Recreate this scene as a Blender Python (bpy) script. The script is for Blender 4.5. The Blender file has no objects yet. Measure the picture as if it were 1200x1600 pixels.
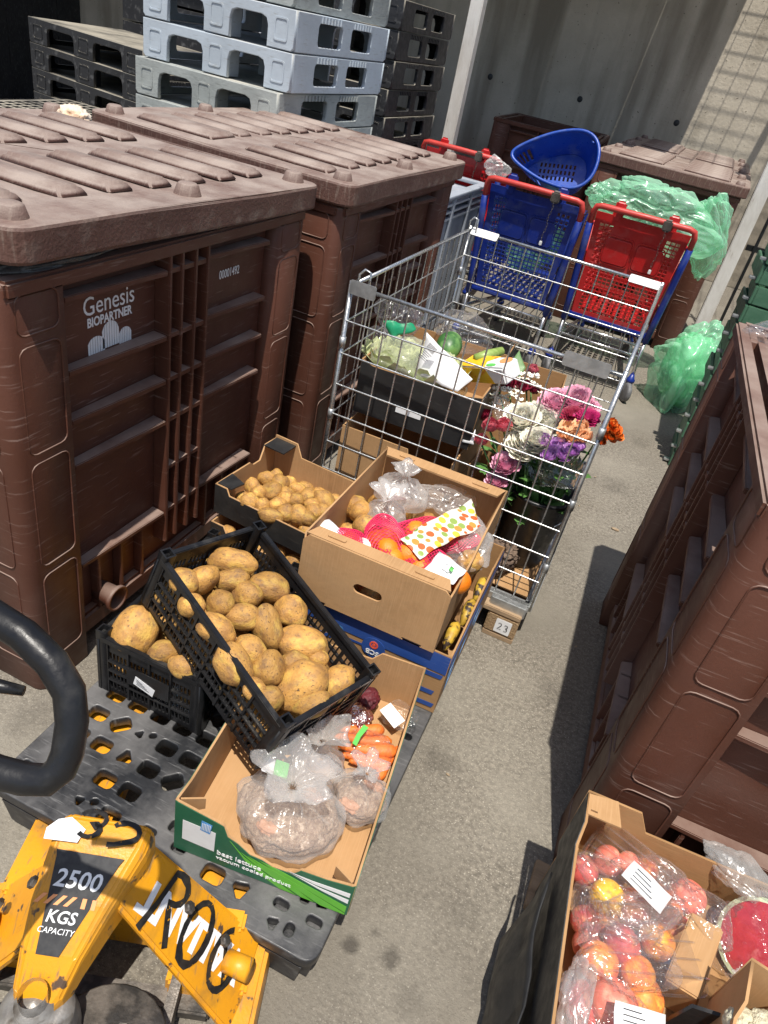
import bpy, bmesh, math, random
from mathutils import Vector, Matrix, noise, Euler
R = math.radians
random.seed(7)
scene = bpy.context.scene
# ------------------------------------------------------------------ camera
YAW, PITCH, ROLL, FPX, CAMH = R(16.4), R(34), R(13), 1109.0, 1.65
Fv = Vector((-math.sin(YAW)*math.cos(PITCH), math.cos(YAW)*math.cos(PITCH), -math.sin(PITCH)))
R0 = Vector((math.cos(YAW), math.sin(YAW), 0)); U0 = R0.cross(Fv)
Rv = R0*math.cos(ROLL) + U0*math.sin(ROLL); Uv = U0*math.cos(ROLL) - R0*math.sin(ROLL)
cd = bpy.data.cameras.new('camera'); cam = bpy.data.objects.new('camera', cd)
scene.collection.objects.link(cam); scene.camera = cam
m = Matrix((Rv, Uv, -Fv)).transposed().to_4x4(); m.translation = (0, 0, CAMH); cam.matrix_world = m
cd.sensor_fit = 'HORIZONTAL'; cd.sensor_width = 36; cd.lens = FPX*36/1200; cd.clip_end = 300; cd.clip_start = .02
scene.render.resolution_x, scene.render.resolution_y = 768, 1024
# ------------------------------------------------------------------ world, sun, exposure
SUNV = Vector((.085, -.36, 1.1)).normalized()          # towards the sun
w = bpy.data.worlds.new('World'); scene.world = w; w.use_nodes = True
nt = w.node_tree; bg = nt.nodes['Background']; sky = nt.nodes.new('ShaderNodeTexSky')
sky.sky_type = 'NISHITA'; sky.sun_disc = False; sky.sun_elevation = math.asin(SUNV.z)
sky.sun_rotation = math.atan2(SUNV.x, SUNV.y); sky.dust_density = 2
nt.links.new(sky.outputs[0], bg.inputs[0]); bg.inputs[1].default_value = .112
sl = bpy.data.lights.new('sun', 'SUN'); sl.energy = 4.9; sl.angle = R(.55); sl.color = (1, .95, .87)
so = bpy.data.objects.new('sun', sl); scene.collection.objects.link(so)
so.rotation_euler = SUNV.to_track_quat('Z', 'Y').to_euler()
scene.view_settings.view_transform = 'Standard'; scene.view_settings.look = 'None'
scene.view_settings.exposure = .25; scene.view_settings.gamma = 1
scene.cycles.transparent_max_bounces = 24
# ------------------------------------------------------------------ placing helpers (real distances from the calibrated camera)
CAM = Vector((0, 0, CAMH))
def ray(px, py): return Fv + Rv*((px-600)/FPX) - Uv*((py-800)/FPX)
def atz(px, py, z): d = ray(px, py); return CAM + d*((z-CAMH)/d.z)
def aty(px, py, y): d = ray(px, py); return CAM + d*(y/d.y)
def onplane(px, py, p, n): d = ray(px, py); return CAM + d*((Vector(p)-CAM).dot(n)/d.dot(n))
# ------------------------------------------------------------------ object helpers
COL = scene.collection
def thing(name, label, cat, loc=(0, 0, 0), rot=(0, 0, 0), group=None):
    o = bpy.data.objects.new(name, None); COL.objects.link(o); o.empty_display_size = .05
    o.location = loc; o.rotation_euler = rot; o['label'] = label; o['category'] = cat
    if group: o['group'] = group
    return o
def tag(o, label, cat, group=None, kind=None):
    o['label'] = label; o['category'] = cat
    if group: o['group'] = group
    if kind: o['kind'] = kind
    return o
def obj(name, me, mat, parent=None, loc=None, rot=None, smooth=None):
    o = bpy.data.objects.new(name, me); COL.objects.link(o)
    if mat is not None and not me.materials: me.materials.append(mat)
    if parent is not None: o.parent = parent
    if loc is not None: o.location = loc
    if rot is not None: o.rotation_euler = rot
    if smooth is True: me.shade_smooth()
    return o
def struct(o): o['kind'] = 'structure'; return o
def copy_tree(o, parent=None):
    c = o.copy(); COL.objects.link(c); c.parent = parent
    for ch in list(o.children): copy_tree(ch, c)
    return c
class MB:
    def __init__(s): s.v = []; s.f = []
    def add(s, vs, fs):
        n = len(s.v); s.v += [tuple(q) for q in vs]; s.f += [tuple(i+n for i in f) for f in fs]; return s
    def box(s, x0, y0, z0, x1, y1, z1, ch=0):
        vs = [(x, y, z) for z in (z0, z1) for y in (y0, y1) for x in (x0, x1)]
        return s.add(vs, [(0, 2, 3, 1), (4, 5, 7, 6), (0, 1, 5, 4), (2, 6, 7, 3), (0, 4, 6, 2), (1, 3, 7, 5)])
    def hexa(s, b, t):                                   # bottom 4, top 4 (ccw from above)
        return s.add(list(b)+list(t), [(3, 2, 1, 0), (4, 5, 6, 7), (0, 1, 5, 4), (1, 2, 6, 5), (2, 3, 7, 6), (3, 0, 4, 7)])
    def tube(s, pts, r, n=8, closed=False, cap=True):
        pts = [Vector(p) for p in pts]; N = len(pts); rings = []; up = None
        for i, p in enumerate(pts):
            a = pts[(i-1) % N] if (closed or i) else p; b = pts[(i+1) % N] if (closed or i < N-1) else p
            d = (b-a).normalized()
            if up is None: up = d.orthogonal().normalized()
            up = (up - d*up.dot(d)); up = up.normalized() if up.length > 1e-6 else d.orthogonal().normalized()
            sd = d.cross(up); rr = r[i] if isinstance(r, (list, tuple)) else r
            rings.append([p + (up*math.cos(k*2*math.pi/n)+sd*math.sin(k*2*math.pi/n))*rr for k in range(n)])
        vs = [q for g in rings for q in g]; fs = []
        for i in range(N if closed else N-1):
            j = (i+1) % N
            fs += [(i*n+k, i*n+(k+1) % n, j*n+(k+1) % n, j*n+k) for k in range(n)]
        if cap and not closed: fs += [tuple(range(n))[::-1], tuple(range((N-1)*n, N*n))]
        return s.add(vs, fs)
    def lathe(s, prof, n=24, c=(0, 0, 0), sx=1, sy=1):
        vs = [(c[0]+r*math.cos(k*2*math.pi/n)*sx, c[1]+r*math.sin(k*2*math.pi/n)*sy, c[2]+z) for r, z in prof for k in range(n)]
        fs = [(i*n+k, i*n+(k+1) % n, (i+1)*n+(k+1) % n, (i+1)*n+k) for i in range(len(prof)-1) for k in range(n)]
        return s.add(vs, fs)
    def disc(s, c, r, n=24, nz=1):
        vs = [(c[0]+r*math.cos(k*2*math.pi/n), c[1]+r*math.sin(k*2*math.pi/n), c[2]) for k in range(n)]
        return s.add(vs, [tuple(range(n)) if nz > 0 else tuple(range(n))[::-1]])
    def mesh(s, name='m', smooth=False, bev=0, seg=2):
        me = bpy.data.meshes.new(name); me.from_pydata([tuple(v) for v in s.v], [], s.f); me.update()
        if bev:
            bm = bmesh.new(); bm.from_mesh(me); bmesh.ops.recalc_face_normals(bm, faces=bm.faces)
            es = [e for e in bm.edges if len(e.link_faces) == 2 and e.calc_face_angle(0) > .5]
            bmesh.ops.bevel(bm, geom=es, offset=bev, segments=seg, affect='EDGES', clamp_overlap=True)
            bm.to_mesh(me); bm.free()
        if smooth: me.shade_smooth()
        return me
    def build(s, name, mat, parent=None, smooth=False, bev=0, loc=None, rot=None, seg=2):
        return obj(name, s.mesh(name, smooth, bev, seg), mat, parent, loc, rot)
def box(name, mat, parent, a, b, bev=0):
    return MB().box(*a, *b).build(name, mat, parent, bev=bev)
def frame(o, u, v):
    u = Vector(u).normalized(); v = Vector(v).normalized(); n = u.cross(v)
    m = Matrix((u, v, n)).transposed().to_4x4(); m.translation = Vector(o); return m
def rr(x0, y0, x1, y1, r=.005, n=3):
    r = min(r, (x1-x0)/2.01, (y1-y0)/2.01); out = []
    for cx, cy, a in ((x1-r, y0+r, -90), (x1-r, y1-r, 0), (x0+r, y1-r, 90), (x0+r, y0+r, 180)):
        out += [(cx+r*math.cos(R(a+90*k/n)), cy+r*math.sin(R(a+90*k/n))) for k in range(n+1)]
    return out
def curve_mesh(cu):
    ob = bpy.data.objects.new('c', cu); me = bpy.data.meshes.new_from_object(ob)
    bpy.data.objects.remove(ob); bpy.data.curves.remove(cu); me.materials.clear(); return me
def plate_mesh(outer, holes=(), th=.005, fr=None, bevel=0):
    cu = bpy.data.curves.new('c', 'CURVE'); cu.dimensions = '2D'; cu.fill_mode = 'BOTH'
    cu.extrude = max(th/2-bevel, 0); cu.bevel_depth = bevel; cu.offset = -bevel; cu.bevel_resolution = 1
    for poly in [outer]+list(holes):
        sp = cu.splines.new('POLY'); sp.points.add(len(poly)-1); sp.use_cyclic_u = True
        for q, (x, y) in zip(sp.points, poly): q.co = (x, y, 0, 1)
    me = curve_mesh(cu)
    if fr is not None: me.transform(fr @ Matrix.Translation((0, 0, -th/2)))
    return me
def plate(name, mat, parent, outer, holes=(), th=.005, fr=None, bevel=0):
    return obj(name, plate_mesh(outer, holes, th, fr or Matrix(), bevel), mat, parent)
def text(name, s, size, fr, mat, parent, align='CENTER', ext=.0004, sx=1, off=0, shear=0):
    cu = bpy.data.curves.new('t', 'FONT'); cu.body = s; cu.size = size; cu.extrude = ext; cu.align_x = align
    cu.align_y = 'CENTER'; cu.offset = off; cu.shear = shear; cu.resolution_u = 3
    me = curve_mesh(cu); me.transform(fr @ Matrix.Diagonal((sx, 1, 1, 1))); return obj(name, me, mat, parent)
def ribbon(name, mat, parent, strokes, wd, fr):
    mb = MB()
    for pts in strokes:
        pts = [Vector((x, y, 0)) for x, y in pts]; n = len(pts); L = []
        for i, p in enumerate(pts):
            d = (pts[min(i+1, n-1)]-pts[max(i-1, 0)]).normalized(); q = Vector((-d.y, d.x, 0))*(wd/2*(.62+.75*abs(noise.noise(p*45))))
            L += [p+q, p-q]
        mb.add(L, [(2*i, 2*i+1, 2*i+3, 2*i+2) for i in range(n-1)])
    me = mb.mesh(); me.transform(fr); return obj(name, me, mat, parent)
def arc(cx, cy, rx, ry, a0, a1, n=12): return [(cx+rx*math.cos(R(a0+(a1-a0)*k/n)), cy+ry*math.sin(R(a0+(a1-a0)*k/n))) for k in range(n+1)]
def wob(p, s, a, seed=0): return Vector(p)+noise.noise_vector(Vector(p)*s+Vector((seed*7.3, seed*3.1, seed)))*a
# ------------------------------------------------------------------ materials
def M(name, col, rough=.6, col2=None, ns=8, fac=(.4, .65), bump=0, bs=60, metal=0, dust=None, dfac=(.45, .7), dz=True, rnd=0, spec=.5, spots=None, det=6, stretch=None, coat=0, scr=None, sss=0):
    mt = bpy.data.materials.new(name); mt.use_nodes = True; t = mt.node_tree; N = t.nodes; L = t.links; b = N['Principled BSDF']
    b.inputs['Roughness'].default_value = rough; b.inputs['Metallic'].default_value = metal
    b.inputs['Specular IOR Level'].default_value = spec; b.inputs['Coat Weight'].default_value = coat
    if sss: b.inputs['Subsurface Weight'].default_value = sss; b.inputs['Subsurface Radius'].default_value = (.01, .005, .003)
    tc = N.new('ShaderNodeTexCoord'); vec = tc.outputs['Object']
    if stretch:
        mp = N.new('ShaderNodeMapping'); mp.inputs['Scale'].default_value = stretch; L.new(vec, mp.inputs[0]); vec = mp.outputs[0]
    if rnd:
        oi = N.new('ShaderNodeObjectInfo'); ad = N.new('ShaderNodeVectorMath'); sc = N.new('ShaderNodeVectorMath'); sc.operation = 'SCALE'
        sc.inputs[0].default_value = (31, 17, 23); L.new(oi.outputs['Random'], sc.inputs['Scale']); L.new(vec, ad.inputs[0]); L.new(sc.outputs[0], ad.inputs[1]); vec = ad.outputs[0]
    def nz(s, d=det, rg=.6):
        n = N.new('ShaderNodeTexNoise'); n.inputs['Scale'].default_value = s; n.inputs['Detail'].default_value = d; n.inputs['Roughness'].default_value = rg; L.new(vec, n.inputs['Vector']); return n.outputs['Fac']
    def ramp(f, a, c):
        r = N.new('ShaderNodeMapRange'); r.inputs[1].default_value = a; r.inputs[2].default_value = c; L.new(f, r.inputs[0]); return r.outputs[0]
    def mix(f, a, c):
        x = N.new('ShaderNodeMix'); x.data_type = 'RGBA'
        if isinstance(f, (int, float)): x.inputs[0].default_value = f
        else: L.new(f, x.inputs[0])
        for s_, k in ((a, 6), (c, 7)):
            if isinstance(s_, tuple): x.inputs[k].default_value = (*s_, 1)
            else: L.new(s_, x.inputs[k])
        return x.outputs[2]
    c = col
    if col2: c = mix(ramp(nz(ns), *fac), col, col2)
    if spots: c = mix(ramp(nz(spots[1], 3), spots[2], spots[3]), c, spots[0])
    if scr:
        v = N.new('ShaderNodeTexNoise'); mp2 = N.new('ShaderNodeMapping'); mp2.inputs['Scale'].default_value = scr[1]; mp2.inputs['Rotation'].default_value = (.3, .5, .2)
        L.new(tc.outputs['Object'], mp2.inputs[0]); L.new(mp2.outputs[0], v.inputs['Vector']); v.inputs['Scale'].default_value = 6; v.inputs['Detail'].default_value = 5
        c = mix(ramp(v.outputs['Fac'], scr[2], scr[3]), c, scr[0])
    if dust:
        f = ramp(nz(dust[1]), *dfac)
        if dz:
            g = N.new('ShaderNodeNewGeometry'); sp = N.new('ShaderNodeSeparateXYZ'); L.new(g.outputs['Normal'], sp.inputs[0])
            mu = N.new('ShaderNodeMath'); mu.operation = 'MULTIPLY'; mu.use_clamp = True; L.new(f, mu.inputs[0]); L.new(ramp(sp.outputs[2], .2, .8), mu.inputs[1]); f = mu.outputs[0]
        c = mix(f, c, dust[0])
    if rnd:
        h = N.new('ShaderNodeHueSaturation'); r2 = N.new('ShaderNodeMapRange'); L.new(oi.outputs['Random'], r2.inputs[0]); r2.inputs[3].default_value = 1-rnd; r2.inputs[4].default_value = 1+rnd
        L.new(r2.outputs[0], h.inputs['Value'])
        if isinstance(c, tuple): h.inputs['Color'].default_value = (*c, 1)
        else: L.new(c, h.inputs['Color'])
        c = h.outputs[0]
    if isinstance(c, tuple): b.inputs['Base Color'].default_value = (*c, 1)
    else: L.new(c, b.inputs['Base Color'])
    rv = ramp(nz(ns*3+5, 3), .3, .7); r3 = N.new('ShaderNodeMapRange'); L.new(rv, r3.inputs[0]); r3.inputs[3].default_value = max(rough-.1, .02); r3.inputs[4].default_value = min(rough+.12, 1); L.new(r3.outputs[0], b.inputs['Roughness'])
    if bump:
        bn = N.new('ShaderNodeBump'); bn.inputs['Strength'].default_value = bump; bn.inputs['Distance'].default_value = .01; L.new(nz(bs, 5), bn.inputs['Height']); L.new(bn.outputs[0], b.inputs['Normal'])
    return mt
def FILM(name, tint=(1, 1, 1), base=.06, edge=.5, milky=(.9, .9, .9), rough=.12, ws=30, bstr=.5, milk=.25):
    mt = bpy.data.materials.new(name); mt.use_nodes = True; t = mt.node_tree; N = t.nodes; L = t.links
    N.remove(N['Principled BSDF']); out = N['Material Output']
    tr = N.new('ShaderNodeBsdfTransparent'); tr.inputs[0].default_value = (*tint, 1)
    gl = N.new('ShaderNodeBsdfGlossy'); gl.inputs['Color'].default_value = (.9, .9, .9, 1); gl.inputs['Roughness'].default_value = rough
    df = N.new('ShaderNodeBsdfDiffuse'); df.inputs['Color'].default_value = (*milky, 1); tl = N.new('ShaderNodeBsdfTranslucent'); tl.inputs['Color'].default_value = (*milky, 1)
    dm = N.new('ShaderNodeMixShader'); dm.inputs[0].default_value = .45; L.new(df.outputs[0], dm.inputs[1]); L.new(tl.outputs[0], dm.inputs[2])
    gm = N.new('ShaderNodeMixShader'); gm.inputs[0].default_value = milk; L.new(gl.outputs[0], gm.inputs[1]); L.new(dm.outputs[0], gm.inputs[2])
    tc = N.new('ShaderNodeTexCoord'); n = N.new('ShaderNodeTexNoise'); n.inputs['Scale'].default_value = ws; n.inputs['Detail'].default_value = 3; n.inputs['Distortion'].default_value = 1.5
    L.new(tc.outputs['Object'], n.inputs['Vector'])
    bn = N.new('ShaderNodeBump'); bn.inputs['Strength'].default_value = bstr; bn.inputs['Distance'].default_value = .02; L.new(n.outputs['Fac'], bn.inputs['Height'])
    for q in (gl, df, tl): L.new(bn.outputs[0], q.inputs['Normal'])
    lw = N.new('ShaderNodeLayerWeight'); lw.inputs['Blend'].default_value = .3; L.new(bn.outputs[0], lw.inputs['Normal'])
    mr = N.new('ShaderNodeMapRange'); mr.inputs[3].default_value = base; mr.inputs[4].default_value = base+edge; L.new(lw.outputs['Facing'], mr.inputs[0])
    mx = N.new('ShaderNodeMixShader'); L.new(mr.outputs[0], mx.inputs[0]); L.new(tr.outputs[0], mx.inputs[1]); L.new(gm.outputs[0], mx.inputs[2]); L.new(mx.outputs[0], out.inputs[0])
    return mt
BROWN = M('brown_plastic', (.08, .029, .017), .54, (.12, .046, .029), 2.2, (.35, .7), .08, 150, det=10, dust=((.27, .2, .165), 5), dfac=(.2, .65), scr=((.2, .125, .1), (2, 2, 26), .6, .74), spots=((.15, .085, .065), 1.4, .52, .72), spec=.35)
BROWNL = M('brown_lid_plastic', (.12, .058, .043), .62, (.085, .038, .028), 6, (.35, .7), .3, 110, dust=((.3, .24, .205), 7), dfac=(.22, .6), scr=((.2, .14, .11), (30, 3, 3), .52, .75), det=10)
BLACKP = M('black_plastic', (.008, .008, .009), .36, (.014, .014, .015), 12, bump=.1, dust=((.1, .095, .085), 9), dfac=(.55, .9), spec=.4)
PALP = M('black_pallet_plastic', (.016, .017, .019), .42, (.034, .034, .037), 5, bump=.15, dust=((.16, .155, .15), 5), dfac=(.38, .8), scr=((.13, .13, .13), (3, 30, 3), .58, .75))
GREYP = M('grey_blue_plastic', (.46, .52, .58), .5, (.38, .43, .48), 4, bump=.1, dust=((.5, .49, .45), 4), scr=((.32, .34, .35), (3, 3, 20), .58, .75))
GREYQ = M('weathered_grey_plastic', (.36, .385, .37), .65, (.27, .29, .28), 5, bump=.2, dust=((.46, .44, .38), 4), scr=((.22, .23, .22), (3, 3, 20), .55, .72))
OLDBLK = M('dusty_black_plastic', (.013, .0135, .016), .55, (.022, .023, .026), 4, bump=.2, dust=((.32, .29, .23), 3), dfac=(.25, .6), scr=((.1, .1, .1), (4, 20, 4), .56, .75))
YEL = M('yellow_paint', (.72, .32, .012), .36, (.6, .25, .01), 5, bump=.08, bs=160, spots=((.09, .055, .035), 30, .63, .68), scr=((.3, .17, .06), (25, 4, 4), .6, .72), dust=((.26, .14, .035), 9), dfac=(.52, .74), dz=False, det=10)
DARKM = M('greasy_dark_metal', (.04, .037, .034), .5, (.1, .085, .07), 12, bump=.3, metal=.3, dust=((.22, .19, .16), 12))
SILV = M('cast_grey_metal', (.36, .34, .31), .45, (.2, .18, .16), 14, bump=.2, metal=.5, spots=((.1, .08, .06), 20, .55, .68))
ZINC = M('galvanised_wire', (.62, .63, .62), .3, (.45, .46, .46), 40, metal=.85, bump=.05)
ZINCP = M('galvanised_sheet', (.5, .51, .51), .42, (.36, .37, .37), 30, metal=.75, bump=.1)
CHROME = M('chrome_tube', (.62, .62, .62), .22, (.4, .4, .4), 20, metal=.9)
CARD = M('brown_cardboard', (.37, .205, .085), .85, (.31, .168, .068), 6, bump=.12, bs=25, stretch=(1, 1, 1), scr=((.375, .212, .09), (2, 2, 60), .45, .7), spots=((.26, .145, .06), 7, .62, .8), det=8)
CARD2 = M('pale_brown_cardboard', (.44, .255, .115), .85, (.37, .21, .09), 5, bump=.12, bs=25, scr=((.445, .262, .121), (60, 2, 2), .45, .7), spots=((.26, .145, .06), 7, .62, .8), det=8)
BLKC = M('black_printed_card', (.013, .013, .014), .5, (.022, .022, .022), 9, bump=.08, scr=((.05, .047, .043), (5, 5, 40), .6, .8))
GREENC = M('dark_green_card', (.018, .11, .055), .5, (.022, .125, .06), 8, bump=.05)
LIME = M('bright_green_print', (.13, .46, .04), .5, (.12, .42, .04), 8)
WHITE = M('white_print', (.8, .8, .79), .5, (.74, .74, .74), 20)
PAPER = M('white_paper_label', (.78, .78, .78), .6, (.72, .72, .72), 30)
INK = M('black_ink', (.012, .012, .014), .5, (.03, .03, .03), 60)
PAINTK = M('black_brush_paint', (.01, .01, .01), .45, (.03, .025, .02), 50, spots=((.45, .2, .01), 70, .64, .68))
BLUEC = M('blue_printed_card', (.018, .06, .25), .5, (.025, .075, .28), 9, bump=.05, scr=((.09, .13, .3), (5, 5, 40), .6, .8))
REDPR = M('red_print', (.7, .1, .05), .5)
ORPR = M('orange_print', (.8, .32, .12), .5)
GRPR = M('green_print', (.12, .5, .1), .5)
BLPR = M('pale_blue_print', (.1, .3, .62), .5)
POT = M('potato_skin', (.49, .26, .062), .62, (.29, .145, .045), 1.2, (.4, .66), .35, 8, rnd=.24, spots=((.08, .042, .02), 9, .61, .68), scr=((.57, .36, .08), (.25, .25, .25), .52, .7), det=10, dust=((.2, .115, .058), 2.6), dfac=(.52, .74), dz=False)
GROUND = M('concrete_ground', (.235, .208, .165), .9, (.115, .1, .08), 75, (.36, .6), .6, 120, spots=((.46, .42, .35), 200, .58, .68), det=10, scr=((.165, .147, .118), (.3, .3, .3), .4, .68), dust=((.29, .265, .215), 1.1), dfac=(.48, .75), dz=False)
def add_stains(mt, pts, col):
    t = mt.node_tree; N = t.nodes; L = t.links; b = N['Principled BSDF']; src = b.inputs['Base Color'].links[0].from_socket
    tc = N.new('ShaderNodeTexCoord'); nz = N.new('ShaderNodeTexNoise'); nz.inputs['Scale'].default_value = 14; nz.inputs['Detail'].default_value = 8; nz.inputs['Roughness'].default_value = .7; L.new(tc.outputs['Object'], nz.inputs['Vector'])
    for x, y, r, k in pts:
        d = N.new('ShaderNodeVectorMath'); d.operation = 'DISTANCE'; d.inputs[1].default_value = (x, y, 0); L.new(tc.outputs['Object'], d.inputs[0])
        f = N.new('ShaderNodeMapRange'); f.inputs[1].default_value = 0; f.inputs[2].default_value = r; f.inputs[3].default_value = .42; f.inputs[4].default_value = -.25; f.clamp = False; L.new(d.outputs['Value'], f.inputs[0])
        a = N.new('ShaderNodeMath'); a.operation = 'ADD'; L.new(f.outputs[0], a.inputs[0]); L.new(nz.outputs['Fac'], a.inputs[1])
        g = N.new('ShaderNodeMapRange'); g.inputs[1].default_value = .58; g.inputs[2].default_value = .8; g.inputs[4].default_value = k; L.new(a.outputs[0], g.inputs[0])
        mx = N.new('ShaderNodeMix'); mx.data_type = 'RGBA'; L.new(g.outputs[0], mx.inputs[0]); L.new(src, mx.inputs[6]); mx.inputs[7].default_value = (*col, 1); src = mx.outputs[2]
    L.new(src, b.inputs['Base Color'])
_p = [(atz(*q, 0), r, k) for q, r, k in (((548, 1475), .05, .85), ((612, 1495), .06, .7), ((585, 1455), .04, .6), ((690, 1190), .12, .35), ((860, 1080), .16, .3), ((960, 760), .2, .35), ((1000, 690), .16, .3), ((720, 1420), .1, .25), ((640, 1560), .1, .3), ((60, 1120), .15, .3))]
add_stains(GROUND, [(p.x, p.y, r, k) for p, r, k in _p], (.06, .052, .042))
WALLM = M('cast_concrete', (.58, .52, .42), .9, (.43, .38, .3), 1.6, (.35, .65), .5, 30, spots=((.12, .105, .085), 30, .66, .7), scr=((.27, .235, .18), (.45, 1, .045), .48, .62), det=10)
WOODW = M('white_painted_post', (.62, .6, .56), .75, (.48, .45, .4), 9, (.45, .7), .3, 60, spots=((.2, .15, .1), 18, .66, .72), stretch=(1, 1, .25))
CHIP = M('chipboard', (.42, .29, .16), .9, (.2, .12, .06), 160, (.35, .65), .6, 150)
PLANK = M('pallet_plank', (.36, .25, .15), .85, (.25, .17, .1), 6, bump=.3, bs=30, stretch=(1, 6, 1))
FILMC = FILM('clear_film', ws=22); FILMB = FILM('crinkled_bag_film', (.99, .985, .98), .17, .5, (.96, .95, .93), .22, 18, .35, .8)
FILMM = FILM('milky_bag_film', (.97, .96, .95), .3, .45, (.88, .86, .83), .25, 14, .35, .75)
FILMG = FILM('green_bag_film', (.84, .98, .9), .3, .35, (.55, .96, .7), .25, 6, .18, .85)
FILMY = FILM('pale_green_wrap', (.98, .98, .92), .2, .5, (.9, .92, .75), .2, 18, .4, .7)
CLAM = FILM('clear_punnet_plastic', (.97, .97, .97), .06, .6, (.9, .9, .9), .05, 12, .25, .12)
REDP = M('red_plastic', (.5, .012, .014), .34, (.4, .012, .014), 6, bump=.06, dust=((.42, .1, .09), 8), dfac=(.5, .85), dz=False)
REDH = M('faded_red_handle', (.52, .045, .035), .45, (.42, .04, .03), 9, bump=.1, spots=((.15, .05, .04), 25, .66, .74))
BLUP = M('blue_plastic', (.009, .028, .22), .34, (.007, .022, .17), 6, bump=.06, dust=((.1, .12, .2), 8), dfac=(.5, .85), dz=False)
BLUB = M('bright_blue_plastic', (.012, .065, .36), .34, (.01, .05, .29), 5, bump=.06, dust=((.16, .2, .32), 7), dfac=(.52, .85), dz=False)
RUB = M('grey_rubber', (.12, .12, .125), .6, (.17, .17, .17), 18)
GRNP = M('dull_green_plastic', (.05, .13, .075), .5, (.075, .165, .1), 8, bump=.1)
STRETCHY = M('grey_film_wad', (.1, .095, .09), .3, (.05, .05, .048), 20, bump=.5, bs=30)
LEAF = M('leaf_green', (.06, .15, .03), .5, (.1, .22, .06), 14, rnd=.25)
ORANGE = M('orange_peel', (.8, .24, .012), .42, (.74, .18, .01), 9, bump=.25, bs=240, rnd=.1)
NET = M('pink_net', (.78, .035, .13), .4)
CARR = M('carrot_skin', (.78, .2, .03), .5, (.66, .15, .025), 20, bump=.3, bs=50, rnd=.1, stretch=(6, 1, 1))
CRUMB = M('brown_crumb', (.5, .36, .25), .9, (.25, .155, .1), 120, (.3, .62), .9, 150, spots=((.6, .46, .34), 70, .58, .66))
ONION = M('onion_skin', (.5, .26, .15), .5, (.4, .19, .1), 14, bump=.1)
BREAD = M('bread_crust', (.6, .33, .1), .75, (.46, .22, .06), 12, bump=.3, bs=50, rnd=.15)
PEACH = M('peach_skin', (.8, .36, .04), .55, (.58, .05, .035), 13, (.32, .6), .1, 120, rnd=.18, spots=((.3, .03, .05), 20, .5, .75))
PEACHR = M('red_peach_skin', (.66, .08, .07), .6, (.44, .03, .05), 14, (.35, .65), .1, 120, rnd=.15, spots=((.78, .3, .15), 12, .6, .72))
PEACHY = M('yellow_peach_skin', (.82, .48, .03), .55, (.7, .2, .04), 9, (.55, .75), .1, 120)
MELR = M('watermelon_flesh', (.5, .035, .05), .4, (.38, .02, .035), 26, spots=((.7, .2, .2), 20, .6, .75))
MELW = M('watermelon_rind_white', (.6, .68, .45), .5); MELG = M('watermelon_skin', (.04, .12, .03), .35, (.12, .25, .07), 16, (.45, .55))
CAUL = M('cauliflower_curd', (.72, .68, .5), .8, (.58, .52, .34), 40, bump=.8, bs=140)
MANGO = M('yellow_carton_print', (.85, .45, .015), .4, (.9, .6, .05), 10, spots=((.8, .2, .02), 22, .58, .62))
def FRUITPRINT():
    mt = bpy.data.materials.new('fruit_print_paper'); mt.use_nodes = True; t = mt.node_tree; N = t.nodes; L = t.links; b = N['Principled BSDF']; b.inputs['Roughness'].default_value = .5
    tc = N.new('ShaderNodeTexCoord'); v = N.new('ShaderNodeTexVoronoi'); v.inputs['Scale'].default_value = 38; v.inputs['Randomness'].default_value = .45; L.new(tc.outputs['Object'], v.inputs['Vector'])
    lt = N.new('ShaderNodeMapRange'); lt.inputs[1].default_value = .42; lt.inputs[2].default_value = .47; L.new(v.outputs['Distance'], lt.inputs[0])
    hs = N.new('ShaderNodeSeparateColor'); L.new(v.outputs['Color'], hs.inputs[0]); cr = N.new('ShaderNodeValToRGB'); cr.color_ramp.interpolation = 'CONSTANT'
    e = cr.color_ramp.elements; e[0].color = (.75, .12, .03, 1); e[1].position = .5; e[1].color = (.8, .26, .05, 1); k = e.new(.75); k.color = (.85, .55, .06, 1); k = e.new(.92); k.color = (.25, .35, .08, 1)
    L.new(hs.outputs[0], cr.inputs[0]); mx = N.new('ShaderNodeMix'); mx.data_type = 'RGBA'; L.new(lt.outputs[0], mx.inputs[0]); L.new(cr.outputs[0], mx.inputs[6]); mx.inputs[7].default_value = (.82, .76, .66, 1)
    L.new(mx.outputs[2], b.inputs['Base Color']); return mt
FRUIT = FRUITPRINT()
def PETAL(n, a, b2): return M(n, a, .55, b2, 40, (.35, .65), .15, 80, sss=.15, rnd=.08)
P_WHITE = PETAL('white_petal', (.84, .82, .73), (.78, .74, .6)); P_PINK = PETAL('pink_petal', (.84, .5, .6), (.74, .32, .46)); P_HOT = PETAL('magenta_petal', (.5, .015, .13), (.36, .01, .1))
P_BURG = PETAL('burgundy_petal', (.2, .008, .03), (.3, .015, .05)); P_LIL = PETAL('lilac_petal', (.72, .45, .76), (.56, .25, .62)); P_ORA = PETAL('orange_petal', (.82, .27, .04), (.76, .15, .02)); P_PEA = PETAL('peach_petal', (.86, .58, .36), (.82, .42, .2)); P_ROSE = PETAL('rose_petal', (.78, .22, .25), (.65, .12, .18)); P_YEL = PETAL('yellow_stamen', (.8, .45, .03), (.7, .35, .02))
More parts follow.
